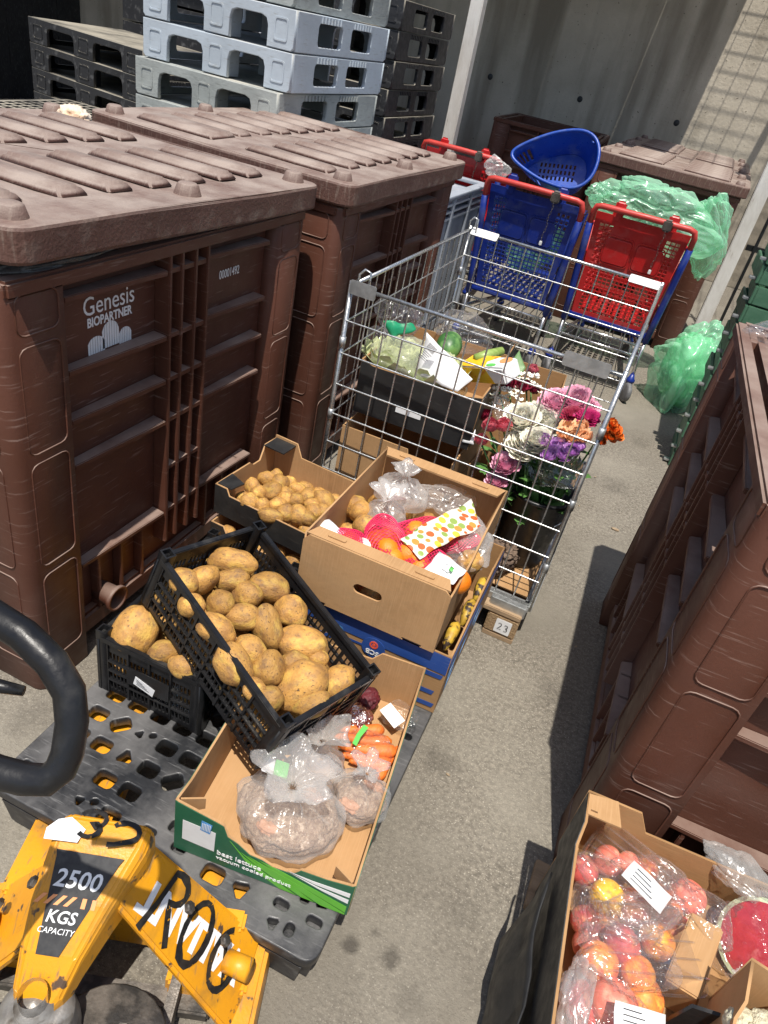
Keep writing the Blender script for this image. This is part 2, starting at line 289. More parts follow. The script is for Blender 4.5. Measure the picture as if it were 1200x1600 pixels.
# ================================================================== setting
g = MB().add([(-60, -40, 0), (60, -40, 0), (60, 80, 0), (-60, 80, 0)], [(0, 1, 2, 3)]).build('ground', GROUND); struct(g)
WY = 8.8
wl = thing('concrete_wall', 'tall stained cast concrete wall behind the shopping trolleys and bins', 'wall', (0, WY, 0))
for i in range(3):                                        # cast bays with recessed joints
    x0 = -9+i*4.8; box('wall_panel', WALLM, wl, (x0+.004, 0, 0), (x0+4.796, .3, 4.6), .006)
box('joint_backing', WALLM, wl, (-9, .03, 0), (5.4, .28, 4.55))
for px, py in ((766, 120), (906, 155), (1057, 192)):
    p = aty(px, py, WY); h = MB(); h.lathe([(.03, .0), (.022, .004), (.0, .004)], 12)
    me = h.mesh(smooth=True); me.transform(Matrix.Rotation(R(90), 4, 'X')); obj('tie_hole', me, INK, wl, (p.x, -.001, p.z))
XR = aty(1075, 225, WY).x + .09
rf = thing('unseen_shed_roof', 'unseen flat sheet roof shaped to shade the bays along the concrete wall', 'roof', (0, 0, 3.25))  # out of view; its right edge is placed to cast the wall's shade line
k = 0; x = -9.0
while x < XR-.01:
    x1 = min(x+.9, XR); box('unseen_roof_sheet', DARKM, rf, (x+.002, 6.0, 0 if k % 2 else .012), (x1-.002, WY+.3, .03 if k % 2 else .042)); x = x1; k += 1
wm = thing('shadow_mesh', 'unseen wire mesh panel overhead, added to cast mesh shadows on the wall', 'mesh')  # out of view, added for the grid of shadows on the sunlit wall
mb = MB()
for i in range(60): y = 6.0+i*.052; mb.tube([(XR+.01, y, 3.27), (XR+3.2, y, 3.27)], .004, 4)
mb.build('shadow_cross_wires', ZINC, wm)['kind'] = 'stuff'
mb = MB()
for i in range(20): x = XR+.05+i*.16; mb.tube([(x, 6.0, 3.275), (x, WY, 3.275)], .005, 4)
mb.build('shadow_long_wires', ZINC, wm)['kind'] = 'stuff'
mb = MB().tube([(XR+.62, 6.0, 3.3), (XR+.74, WY, 3.3)], .035, 6); mb.build('shadow_bar', ZINCP, wm)  # unseen bar, put in for the slanted shadow on the wall
lw_ = thing('shade_wall', 'dark plank wall added at the left end to keep the shed dark', 'wall', (-8.2, 4, 0))  # added to shut light out of the shed interior
for i in range(12): box('plank', OLDBLK, lw_, (0, i*.4+.004, 0), (.05, i*.4+.396, 3.2))  # planks of the added shade wall
for px, py, lab in ((692, 222, 'white painted timber post standing beside the black pallet stack'), (1072, 535, 'grey white timber post in front of the black fence bars')):
    p = aty(px, py, 6.18); t = thing('timber_post', lab, 'post', (p.x, 6.18, 0), group='shed posts')
    box('shaft', WOODW, t, (0, -.05, .06), (.098, .05, 3.24), .006); box('base_plate', DARKM, t, (-.02, -.07, 0), (.118, .07, .058), .004)
# ================================================================== brown bins
BX, BY, BH = 1.0, 1.2, 1.12
def bin_side(parent, L, fr, D=.05, kind=0):
    """one side: fr maps (along, up, out) to bin space; out=0 is the outer skin"""
    def ps(name, mat, a, b, bev=.003):
        me = MB().box(*a, *b).mesh(bev=bev); me.transform(fr); return obj(name, me, mat, parent)
    sc = L/1.2; X = lambda v: v*sc
    wall = ps('wall', BROWN, (X(.1), .05, -D-.03), (L-X(.1), BH, -D), 0)
    ps('top_rim', BROWN, (X(.02), BH-.03, -.03), (L-X(.02), BH+.006, .006), .006)
    for a, b in ((.175, .515), (.685, .995)):
        zs = (1.055, .885, .76, .635, .32) if a < .3 else (1.055, .885, .76, .635, .31)
        for z in zs:
            me = MB().hexa([(X(a), z-.014, -D), (X(b), z-.014, -D), (X(b)-.005, z-.014, -.004), (X(a)+.012, z-.014, -.02)],
                           [(X(a), z, -D), (X(b), z, -D), (X(b)-.005, z, -.004), (X(a)+.012, z, -.02)]).mesh(bev=.002)
            me.transform(fr); obj('rib', me, BROWN, wall)
    for x in (.522, .570, .627, .680): ps('upright_rib', BROWN, (X(x)-.006, .2, -D), (X(x)+.006, BH-.03, -.004), .002).parent = wall
    for x0, x1 in ((.528, .564), (.576, .621), (.633, .674)):
        for z in (1.055, .885, .76, .635, .475, .32): ps('cell_rib', BROWN, (X(x0), z-.012, -D), (X(x1), z, -.008), 0).parent = wall
    for x in (.05, .16, .25, .34, .43, .75, .84, .93):
        if .17 < x < 1: ps('bracket', BROWN, (X(x)-.006, .12, -D), (X(x)+.006, .31, -.02), .002).parent = wall
    ps('skirt', BROWN, (X(.17), .06, -D-.02), (L-X(.17), .13, -.02), .01)
def rounded_post(w, d, r, h):
    return rr(0, 0, w, d, r, 4)
def make_bin():
    t = thing('waste_bin', 'x', 'bin')
    for L, fr in ((BY, frame((BX, 0, 0), (0, 1, 0), (0, 0, 1))), (BX, frame((0, 0, 0), (1, 0, 0), (0, 0, 1))), (BY, frame((0, BY, 0), (0, -1, 0), (0, 0, 1))), (BX, frame((BX, BY, 0), (-1, 0, 0), (0, 0, 1)))):
        bin_side(t, L, fr)
    w = .165
    for cx, cy in ((0, 0), (1, 0), (1, 1), (0, 1)):
        x0 = cx*(BX-w); y0 = cy*(BY-w)
        # L shaped post: outer rounded corner
        o = [(0, 0), (w, 0), (w, .06), (.06, .06), (.06, w), (0, w)]
        o = [(.03, 0), (w, 0), (w, .075), (.075, .075), (.075, w), (0, w), (0, .03), (.004, .016), (.016, .004)]
        if cx: o = [(w-a, b) for a, b in o][::-1]
        if cy: o = [(a, w-b) for a, b in o][::-1]
        me = plate_mesh([(a+x0, b+y0) for a, b in o], (), BH, Matrix.Translation((0, 0, BH)), .006)
        p = obj('corner_post', me, BROWN, t)
        for ax in (0, 1):
            for z0, z1 in ((1.01, 1.095), (.735, .985), (.42, .71), (.1, .39)):
                pl = rr(.04, z0, w-.015, z1, .02, 3)
                if ax == 0: pts = [((BX+.0005 if cx else -.0005), (BY-q[0] if cy else q[0]), q[1]) for q in pl]
                else: pts = [((BX-q[0] if cx else q[0]), (BY+.0005 if cy else -.0005), q[1]) for q in pl]
                MB().tube(pts, .0022, 5, True).build('embossed_border', BROWN, p, True)
    box('floor', BROWN, t, (.05, .05, .13), (BX-.05, BY-.05, .17))
    return t
binA = make_bin(); binA.location = (-1.1-BX, .94, 0); binA['group'] = 'brown waste bins'
def place_bin(loc, rz, label):
    b = copy_tree(binA); b.location = loc; b.rotation_euler = (0, 0, rz); b['label'] = label; return b
binA['label'] = 'large brown ribbed waste bin with white dome logo and number on its side'
binB = place_bin((-1.045-BX, 2.27, 0), 0, 'brown lidded waste bin between the logo bin and the grey container')
binC = place_bin((.292, 1.17, 0), R(2.3), 'open brown bin on the right holding bread bags')
binO = place_bin((-1.97, 7.3, 0), R(4), 'open dark brown bin in shade against the concrete wall')
binF = place_bin((-.74, 5.75, 0), R(-1), 'brown bin directly behind the red trolley under a ridged lid')
binG = place_bin((-.72, 7.05, 0), R(-1), 'farthest lidded brown bin, against the sunlit concrete wall')
# lettering on the near bin
FA = lambda y, z, d=.001: frame((BX-.05+d, y-.94, z), (0, 1, 0), (0, 0, 1))
text('logo_name', 'Genesis', .062, FA(1.294, 1.000), WHITE, binA, sx=.88)
text('logo_caption', 'BIOPARTNER', .031, FA(1.294, .962), WHITE, binA, off=.0008, sx=.82)
text('serial_number', '00001492', .036, FA(1.79, .972), WHITE, binA, sx=.72)
lf = thing('flame', 'x', 'x'); bpy.data.objects.remove(lf)
plate('logo_flame', WHITE, binA, [(0, 0), (.006, .006), (.004, .02), (.001, .012), (-.004, .008)], (), .0008, FA(1.352, 1.026))
for cx, wd, hh, b in ((1.246, .056, .048, .878), (1.294, .058, .064, .888), (1.345, .044, .042, .882)):
    n = 7
    for i in range(n):
        a0 = -wd/2+wd*i/n+.0012; a1 = -wd/2+wd*(i+1)/n-.0004
        hz = lambda a: b+hh*.55+hh*.45*math.sqrt(max(0, 1-(2*a/wd)**2))
        plate('logo_dome', WHITE, binA, [(a0, b), (a1, b), (a1, hz(a1)), (a0, hz(a0))], (), .0008, FA(cx, 0))
MB().lathe([(.0, 0), (.03, 0), (.032, .05), (.04, .06), (.04, .07), (.033, .07), (.026, .02), (0, .02)], 20).build('drain_spout', BROWN, binA, True, loc=(BX-.045, .27, .16), rot=(0, R(90), 0))
# lids
def ridge_mesh(l, wd, h):
    e = .018
    return MB().hexa([(0, 0, 0), (l, 0, 0), (l, wd, 0), (0, wd, 0)], [(e, e, h), (l-e, e, h), (l-e, wd-e, h), (e, wd-e, h)]).mesh(bev=.008, smooth=True)
RID = ridge_mesh(.34, .1, .025); RIDW = ridge_mesh(.34, .17, .025)
KN = MB().lathe([(.036, 0), (.032, .01), (.026, .028), (.02, .032), (0, .033)], 20).mesh(smooth=True)
for q in (RID, RIDW, KN): q.materials.append(BROWNL)
def make_lid():
    t = thing('bin_lid', 'x', 'lid'); LX, LY = BX+.07, BY+.04
    hd = plate('slab', BROWNL, t, rr(0, 0, LX, LY, .05, 5), (), .072, Matrix.Translation((0, 0, .055)), .008)
    bm = bmesh.new(); bm.from_mesh(hd.data); bmesh.ops.triangulate(bm, faces=bm.faces); bmesh.ops.subdivide_edges(bm, edges=[e for e in bm.edges if e.calc_length() > .12], cuts=3, use_grid_fill=False)
    for v in bm.verts: v.co.z += .006*noise.noise(v.co*3.3)+.004*math.sin(v.co.y*5)
    bm.to_mesh(hd.data); bm.free(); hd.data.shade_flat()
    for x in (.14, .60):
        for i, y in enumerate((.08, .26, .41, .56, .71, .86, 1.01)):
            obj('ridge', RIDW if i == 0 and x < .3 else RID, None, t, (x, y, .05))
    for kx, ky in ((.07, .07), (LX-.07, .07), (LX-.07, LY-.07), (.07, LY-.07), (LX-.07, LY/2), (.07, LY/2)): obj('knob', KN, None, t, (kx, ky, .05))
    return t
lidA = make_lid(); lidA['label'] = 'dusty brown ridged lid propped askew on the logo bin'; lidA['group'] = 'brown bin lids'
lidA.location = (-1.1-BX-.03, .93, 1.166); lidA.rotation_euler = (R(-1.7), R(-.5), R(1.2))
def place_lid(b, label, dx=0, dy=0, rz=0):
    c = copy_tree(lidA); c.location = (b.location.x-.035+dx, b.location.y-.02+dy, BH+.024); c.rotation_euler = (0, 0, b.rotation_euler.z+rz); c['label'] = label
place_lid(binB, 'dusty brown ridged lid lying flat on the second brown bin'); place_lid(binF, 'brown ridged lid on the bin behind the red trolley, half in shadow'); place_lid(binG, 'brown ridged lid farthest back, touching the concrete wall', rz=R(1))
# wad of film squeezed under the propped lid, tissue on a knob
def blob(sx, sy, sz, seed, sub=4, amp=.25, fr=3., sharp=False):
    bm = bmesh.new(); bmesh.ops.create_icosphere(bm, subdivisions=sub, radius=1)
    for v in bm.verts:
        p = v.co.copy(); n = noise.fractal(p*fr*.5+Vector((seed*5.1, seed, seed*2.3)), 1, 2, 4)
        if sharp: n = 1-2*abs(n)+.35*noise.noise(p*fr*2+Vector((seed, 0, 0)))
        v.co = p*(1+amp*n); v.co = Vector((v.co.x*sx, v.co.y*sy, v.co.z*sz))
    me = bpy.data.meshes.new('blob'); bm.to_mesh(me); bm.free(); me.shade_smooth(); return me
def film(sx, sy, sz, seed, sub=5, nf=30, folds=5, amp=.05):
    rg = random.Random(seed*13+1); D = []
    while len(D) < nf:
        d = Vector((rg.gauss(0, 1), rg.gauss(0, 1), rg.gauss(0, 1))).normalized(); D.append((d, rg.uniform(.72, 1.02)))
    Fd = [(Vector((rg.gauss(0, 1), rg.gauss(0, 1), rg.gauss(0, 1))).normalized(), rg.uniform(.05, .16), rg.uniform(.05, .1), rg.uniform(-.5, .5)) for _ in range(folds)]
    bm = bmesh.new(); bmesh.ops.create_icosphere(bm, subdivisions=sub, radius=1)
    for v in bm.verts:
        p = v.co.copy(); r = min([1.12]+[o/p.dot(d) for d, o in D if p.dot(d) > .3])
        for d, a, w_, of in Fd: r -= a*math.exp(-((p.dot(d)-of+.12*noise.noise(p*2.5+d*3))/w_)**2)
        r += amp*noise.noise(p*3.1+Vector((seed, 0, 0)))+amp*.5*(1-2*abs(noise.noise(p*6.5+Vector((0, seed, 0)))))
        v.co = Vector((p.x*r*sx, p.y*r*sy, p.z*r*sz))
    me = bpy.data.meshes.new('film'); bm.to_mesh(me); bm.free(); me.shade_smooth(); return me
tag(obj('film_wad', film(.07, .22, .03, 3), STRETCHY, loc=(-1.17, 1.19, 1.135)), 'crumpled grey film squeezed under the propped lid', 'film')
TIS = M('crumpled_tissue', (.75, .66, .55), .8, (.6, .4, .25), 14, bump=.5, bs=40)
p = lidA.matrix_basis @ Vector((BX*.02+.05, BY-.03, .095)); tag(obj('tissue', blob(.05, .04, .032, 9, 4, .3, 6, True), TIS, loc=(-2.02, 2.13, 1.185)), 'crumpled tissue lying on a lid knob', 'tissue')
# ================================================================== stacked pallets behind
def stack_pallet(wx, ly, h, mat, label, group, cut=False):
    t = thing('plastic_pallet', label, 'pallet', group=group)
    def arches(L, nfeet, z0, top):
        fw = L*.14; gap = (L-fw*nfeet)/(nfeet-1); hs = []
        for i in range(nfeet-1):
            a = fw+i*(fw+gap); hs.append(rr(a, z0, a+gap, top, .035, 4))
        return hs
    for y, d in ((0, 1), (ly, -1)):
        fr = frame((0, 0, 0), (1, 0, 0), (0, 0, 1)) if d > 0 else frame((wx, ly, 0), (-1, 0, 0), (0, 0, 1))
        # arched openings run down to the ground
        fw = wx*.17; gap = (wx-3*fw)/2; o = [(.012, .002)]
        for i in range(2):
            a = fw+i*(fw+gap); o += [(a, .002), (a, h*.5), (a+.01, h*.66), (a+.035, h*.72), (a+gap-.035, h*.72), (a+gap-.01, h*.66), (a+gap, h*.5), (a+gap, .002)]
        o += [(wx-.012, .002), (wx, .015), (wx, h-.004), (0, h-.004), (0, .015)]
        e = plate('end_face', mat, t, o, (), .022, fr, .003)
        for i in range(3):
            a = i*(fw+gap)+fw*.25; me = plate_mesh(rr(a, h*.2, a+fw*.5, h*.75, .01, 2), [rr(a+.006, h*.2+.006, a+fw*.5-.006, h*.75-.006, .008, 2)], .004, fr @ Matrix.Translation((0, 0, .003)))
            obj('embossed_frame', me, mat, e)
    for x, d in ((wx, 1), (0, -1)):
        fr = frame((wx, .023, 0), (0, 1, 0), (0, 0, 1)) if d > 0 else frame((0, ly-.023, 0), (0, -1, 0), (0, 0, 1)); L = ly-.046
        q = plate('side_face', mat, t, rr(0, .002, L, h-.004, .004, 1), [rr(L*.2, h*.2, L*.45, h*.78, .02, 3), rr(L*.55, h*.2, L*.8, h*.78, .02, 3)], .022, fr, .003)
        for j in range(2):
            for i in range(7):
                a = L*(.2 if j == 0 else .55)+.02+i*L*.032; me = MB().box(a, h*.79, .0, a+.012, h*.93, .006).mesh(); me.transform(fr); obj('grip_rib', me, mat, q)
    box('deck', mat, t, (.024, .024, h-.025), (wx-.024, ly-.024, h-.004))
    for x in (wx*.5-.05,):
        box('centre_beam', mat, t, (x, .024, .003), (x+.1, ly*.12, h-.026)); box('centre_beam', mat, t, (x, ly*.44, .003), (x+.1, ly*.56, h-.026))
    return t
PH = .162
gp = stack_pallet(.8, 1.1, PH, GREYQ, 'weathered grey plastic pallet low in the pale stack', 'pallets of the pale grey stack')
blu = stack_pallet(.8, 1.1, PH, GREYP, 'x', 'pallets of the pale grey stack')
names = {6: 'weathered grey pallet second below the pale blue ones, half hidden by bins', 7: 'weathered grey plastic pallet directly under the pale blue ones', 8: 'lower of the two pale blue plastic pallets in the stack', 9: 'upper of the two pale blue plastic pallets in the stack', 10: 'grey plastic pallet topmost in the pale stack'}
fst = {0: True, 1: True}
for k in range(11):
    src, i = (blu, 1) if k in (8, 9) else (gp, 0)
    o = src if fst[i] else copy_tree(src); fst[i] = False
    o.location = (-2.665+(.0 if k in (8, 9) else -.03), 3.28+(-.02 if k < 8 else (.02 if k == 10 else 0)), k*PH); o.rotation_euler = (0, 0, R(1.3 if k > 7 else -.8))
    o['label'] = names.get(k, 'weathered grey pallet at the hidden foot of the pale stack')
bp = stack_pallet(.8, .98, PH, OLDBLK, 'x', 'pallets of the black stack beside the post')
for k in range(11):
    o = bp if k == 0 else copy_tree(bp); o.location = (-2.86+random.uniform(-.01, .01), 4.93+random.uniform(-.01, .01), k*PH)
    o['label'] = 'black pallet %s in the stack beside the white post' % (['at the top', 'second from the top', 'third from the top', 'fourth from the top', 'fifth from the top', 'sixth from the top'][10-k] if k > 4 else 'low down')
lp = stack_pallet(1.2, .8, .155, OLDBLK, 'x', 'dusty black pallets at the top left')
LPL = ['dusty black pallet with a torn deck edge, topmost at far left', 'dusty black pallet second from top at far left', 'broken black pallet under the two dusty ones at far left']
for i, k in enumerate((7, 6, 5)):
    o = lp if i == 0 else copy_tree(lp); o.location = (-4.66, 4.53-.0, k*.152+.0); o.rotation_euler = (0, 0, R(-11.8)); o['label'] = LPL[i]
for k in range(5):
    o = copy_tree(lp); o.location = (-4.66, 4.53, k*.152); o.rotation_euler = (0, 0, R(-11.8)); o['label'] = 'dusty black pallet low in the far left stack, hidden behind bins'
# torn, bleached deck board on the top one
mt_ = M('bleached_deck', (.3, .27, .2), .9, (.2, .18, .14), 20, bump=.3)
# open mesh pallet lying behind the near bin
t = thing('grid_pallet', 'black open grid pallet lying flat behind the brown lids', 'pallet', (-3.3, 2.5, .83), (0, 0, R(3)))
hs = []
for i in range(24):
    for j in range(16): hs.append([(.03+i*.049, .03+j*.06), (.065+i*.049, .03+j*.06), (.065+i*.049, .075+j*.06), (.03+i*.049, .075+j*.06)])
plate('deck', OLDBLK, t, rr(0, 0, 1.22, 1.0, .03), hs, .02, Matrix.Translation((0, 0, .14)))
for x in (0, .55, 1.1):
    for y in (0, .44, .88): box('foot', OLDBLK, t, (x, y, 0), (x+.12, y+.12, .118), .01)
for k in range(5):
    o = copy_tree(lp); o.location = (-3.3, 2.5, k*.162-.0); o['label'] = 'black plastic pallet under the open grid pallet, hidden by bins'; o.rotation_euler = (0, 0, 0)
# clutter in the dark shed bay
t = thing('tall_crate', 'dark wooden crate in the shade behind the far left pallets', 'crate', (-5.6, 6.6, 0))
for i in range(8): box('slat', OLDBLK, t, (0, 0, i*.2+.01), (1.3, .9, i*.2+.19))
t = thing('tall_crate', 'dark stacked crate behind the far left pallets, next to the grey seats', 'crate', (-4.1, 6.5, 0))
for i in range(8): box('slat', OLDBLK, t, (0, 0, i*.19+.01), (.7, .7, i*.19+.18))
SEAT = M('grey_seat_plastic', (.3, .31, .34), .4, (.24, .25, .28), 6)
for i, (x, lab) in enumerate(((-3.15, 'grey moulded plastic tub leaning in the dark shed bay'), (-2.75, 'grey moulded plastic tub nearest the pale blue pallets'))):
    mb = MB(); mb.lathe([(.0, 0), (.12, 0), (.15, .04), (.2, .3), (.21, .3), (.215, .31), (.19, .29), (.14, .05), (0, .02)], 28, sx=1, sy=.7)
    o = mb.build('plastic_tub', SEAT, None, True, loc=(x, 5.6, 1.32), rot=(R(75), R(-12-i*20), R(20+i*30))); tag(o, lab, 'tub', 'grey tubs')
t = thing('tub_shelf', 'dark steel shelf in the shed bay carrying grey tubs', 'shelf', (-3.5, 5.3, 0)); box('shelf_board', OLDBLK, t, (0, 0, 1.08), (1.1, .6, 1.12))
for x in (.02, 1.04):
    for y in (.02, .54): box('leg', OLDBLK, t, (x, y, 0), (x+.04, y+.04, 1.08))
# ================================================================== near black pallet with pierced deck
DP = R(1.2); PO = Vector((-.118, .632, 0)); pu = Vector((math.cos(DP), math.sin(DP), 0)); pv = Vector((-math.sin(DP), math.cos(DP), 0))
pp = thing('pierced_pallet', 'black plastic pallet with a pierced deck carrying the produce boxes', 'pallet', PO-pu*.8, (0, 0, DP))
hs = []
def hole(cx, cy, w, h, r=.012, a=0, tri=0):
    if tri: pts = [(w/2*math.cos(R(a+120*k)), w/2*math.sin(R(a+120*k))) for k in range(3)]; pts = [tuple(Vector(pts[k])*(1-f)+Vector(pts[(k+1) % 3])*f) for k in range(3) for f in (.18, .82)]
    else:
        pts = rr(-w/2, -h/2, w/2, h/2, r, 3); ca, sa = math.cos(R(a)), math.sin(R(a)); pts = [(x*ca-y*sa, x*sa+y*ca) for x, y in pts]
    hs.append([(cx+x, cy+y) for x, y in pts])
FX = (.075, .4, .725); FY = (.075, .6, 1.125)
for fx in FX:
    for fy in FY:
        for sx in (-1, 1): hole(fx+sx*.038, fy, .034, .02, .008); hole(fx, fy+sx*.036, .026, .02, .008, 90)
        hole(fx-.036, fy-.04, .034, .03, 0, 45, 1); hole(fx+.036, fy+.04, .034, .03, 0, 225, 1)
rng = random.Random(3)
for iy in range(17):
    for ix in range(11):
        cx = .07+ix*.066; cy = .062+iy*.0672
        if any(abs(cx-fx) < .088 and abs(cy-fy) < .085 for fx in FX for fy in FY): continue
        d = min(abs(cx-.24), abs(cx-.56)); k = (ix*7+iy*3) % 9
        if k in (2,): hole(cx, cy, .052, .05, 0, 90*(ix % 4)+45, 1)
        elif k in (5,): hole(cx-.012, cy, .03, .03, 0, 90*(iy % 4)+45, 1); hole(cx+.018, cy+.012, .018, .014, .006, 30)
        else: hole(cx, cy, .049, .037, .011, 45 if k == 7 else 0)
plate('deck', PALP, pp, rr(0, 0, .8, 1.2, .03, 4), hs, .03, Matrix.Translation((0, 0, .15)), .003)
FT = MB().hexa([(-.058, -.058, 0), (.058, -.058, 0), (.058, .058, 0), (-.058, .058, 0)], [(-.07, -.07, .119), (.07, -.07, .119), (.07, .07, .119), (-.07, .07, .119)]).mesh(bev=.018, smooth=False); FT.materials.append(PALP)
for fx in FX:
    for fy in FY: obj('foot', FT, None, pp, (fx, fy, 0))
# ================================================================== yellow pallet truck
TY = R(20); tk = thing('pallet_truck', 'yellow hand pallet truck with scribbled black paint, under the pierced pallet', 'pallet truck', (-.488, .535, 0), (0, 0, TY))
_a, _b, _c = Vector((.045, .02, .40)), Vector((.272, .02, .112)), Vector((.255, -.14, .062)); _n = (_b-_a).cross(_c-_b); _d = Vector((.022, -.085, 0)); _d.z = _a.z-(_n.x*(_d.x-_a.x)+_n.y*(_d.y-_a.y))/_n.z
ARM = [tuple(q) for q in (_a, _b, _c, _d)]
for s in (-1, 1):
    f = MB(); f.box(-.078, -.08, .05, .078, 1.02, .1); f.hexa([(-.078, 1.02, .05), (.078, 1.02, .05), (.05, 1.15, .03), (-.05, 1.15, .03)], [(-.078, 1.02, .1), (.078, 1.02, .1), (.05, 1.15, .06), (-.05, 1.15, .06)])
    o = f.build('fork', YEL, tk, bev=.006, loc=(s*.185, 0, 0))
    r_ = MB().lathe([(0, -.06), (.038, -.06), (.04, -.05), (.04, .05), (.038, .06), (0, .06)], 18); r_.build('roller', RUB, o, True, loc=(0, .95, .04), rot=(0, R(90), 0))
    S = lambda x: s*x
    def qd(*p): return [(S(x), y, z) for x, y, z in (p if s > 0 else p[::-1])]
    # sloping arm plate
    a = [Vector(q) for q in ARM]
    n = (a[1]-a[0]).cross(a[3]-a[0]).normalized(); n = n if n.z > 0 else -n
    top = a; bot = [q-n*.02 for q in a]
    mb = MB(); tv = [(S(q.x), q.y, q.z) for q in top]; bv = [(S(q.x), q.y, q.z) for q in bot]
    fs = [(0, 1, 2, 3), (7, 6, 5, 4), (0, 4, 5, 1), (1, 5, 6, 2), (2, 6, 7, 3), (3, 7, 4, 0)]
    mb.add(tv+bv, fs); arm = mb.build('frame_arm', YEL, tk, bev=.006, seg=3)
    mb = MB(); mb.hexa(qd((.255, -.15, .02), (.295, -.15, .02), (.3, .05, .02), (.24, .05, .02)), qd((.235, -.14, .08), (.285, -.14, .07), (.292, .05, .1), (.245, .05, .11))); mb.build('fork_heel', YEL, tk, bev=.008)
    MB().tube([(S(.215), -.05, .155), (S(.262), -.065, .165)], .021, 16).build('pivot_pin', YEL, tk, True)
    MB().hexa(qd((.12, -.28, .03), (.14, -.28, .03), (.14, .0, .05), (.12, .0, .05)), qd((.12, -.28, .1), (.14, -.28, .1), (.14, .0, .13), (.12, .0, .13))).build('steering_link', DARKM, tk, bev=.004)
MB().box(-.235, -.0, .04, .235, .04, .17).build('cross_plate', YEL, tk, bev=.006)
for s in (-1, 1):
    for q in ((.1, .3), (.17, .2)):
        MB().lathe([(0, 0), (.011, 0), (.011, .007), (.008, .009), (0, .009)], 6).build('bolt', DARKM, tk, loc=(s*(q[0]+.035), -.045, q[1]+.02), rot=(0, R(s*50), 0))
MB().box(-.2, -.11, .03, .2, -.07, .06).build('lift_rod', DARKM, tk, bev=.004)
# head cap: loft from the apex to the rounded nose
secs = [(.022, .078, .43, .1), (.012, .082, .436, .1), (-.02, .082, .43, .1), (-.1, .066, .385, .075), (-.16, .05, .34, .06), (-.2, .04, .3, .045), (-.215, .026, .285, .03)]
mb = MB(); prof = [(-1, -1), (-1, -.2), (-.96, .0), (-.8, .12), (.8, .12), (.96, 0), (1, -.2), (1, -1)]
cxs = [-.025, -.025, -.028, -.045, -.055, -.06, -.06]
vs = [(cx+px*hw, y, z+pz*hd) for (y, hw, z, hd), cx in zip(secs, cxs) for px, pz in prof]; n = len(prof)
fs = [(i*n+k, i*n+k+1, (i+1)*n+k+1, (i+1)*n+k) for i in range(len(secs)-1) for k in range(n-1)] + [tuple(range(n)), tuple(range((len(secs)-1)*n, len(secs)*n))[::-1]]
cap = mb.add(vs, fs).build('head_cap', YEL, tk, bev=.006, seg=3)
# plate on the cap
ps, pe = Vector((-.029, -.026, .4435)), Vector((-.056, -.168, .3435)); vdir = (ps-pe).normalized()
fr = frame((ps+pe)/2+Vector((0, 0, .003)), (1, .0, .0), vdir)
lb = plate('capacity_plate', INK, cap, [(-.02, -.083), (.016, -.083), (.05, .06), (.054, .07), (-.058, .07), (-.054, .06)], (), .0015, fr)
f2 = fr @ Matrix.Translation((-.002, 0, .0008))
text('capacity_number', '2500', .038, f2 @ Matrix.Translation((0, .028, 0)), WHITE, lb, off=.0006)
text('capacity_unit', 'KGS', .026, f2 @ Matrix.Translation((-.002, -.028, 0)), WHITE, lb, off=.0004)
text('capacity_word', 'CAPACITY', .0125, f2 @ Matrix.Translation((-.002, -.048, 0)), WHITE, lb)
for i in range(6):
    x = -.046+i*.016; sh = .010 if i < 4 else -.002
    plate('stripe', ORPR, lb, [(x-sh, -.011), (x+.007-sh, -.011), (x+.007, .004), (x, .004)], (), .0006, f2)
ft = frame((-.03, -.002, .4495), (1, 0, 0), (0, 1, -.08))
ribbon('brush_mark', PAINTK, cap, [arc(-.02, .015, .022, .016, 160, -60, 10)+arc(-.02, -.004, .018, .014, 90, -140, 8), arc(.04, .0, .024, .018, 150, -50, 10)+[(.03, -.024), (.018, -.026)]], .012, ft)
plate('peeled_sticker', PAPER, cap, [(-.085, -.03), (-.03, -.028), (-.025, -.005), (-.055, .012), (-.075, .005), (-.088, -.012)], (), .001, frame((-.03, -.002, .4485), (1, 0, 0), (0, 1, .1)))
# lettering on the right arm
A0, A1, A2, A3 = [Vector(q) for q in ARM]
ua = (A0-A1).normalized(); na = (A1-A0).cross(A3-A0).normalized(); na = na if na.z > 0 else -na; va = na.cross(ua)
ca = (A0+A1+A2+A3)/4+na*.0012
fr = Matrix((ua, va, na)).transposed().to_4x4(); fr.translation = ca
text('brand_lettering', 'VALIANT', .075, fr, WHITE, tk, off=.003, sx=.98)
fr2 = Matrix((-ua, -va, na)).transposed().to_4x4(); fr2.translation = ca+na*.0012
ribbon('brush_mark', PAINTK, tk, [[(-.125, -.05), (-.11, .0), (-.1, .05)]+arc(-.085, .035, .03, .024, 120, -90, 8)+[(-.08, .0), (-.05, -.05)], arc(.005, 0, .032, .052, 80, 440, 18), arc(.1, -.005, .034, .05, 100, 380, 16)+[(.12, -.04), (.08, .03)]], .016, fr2)
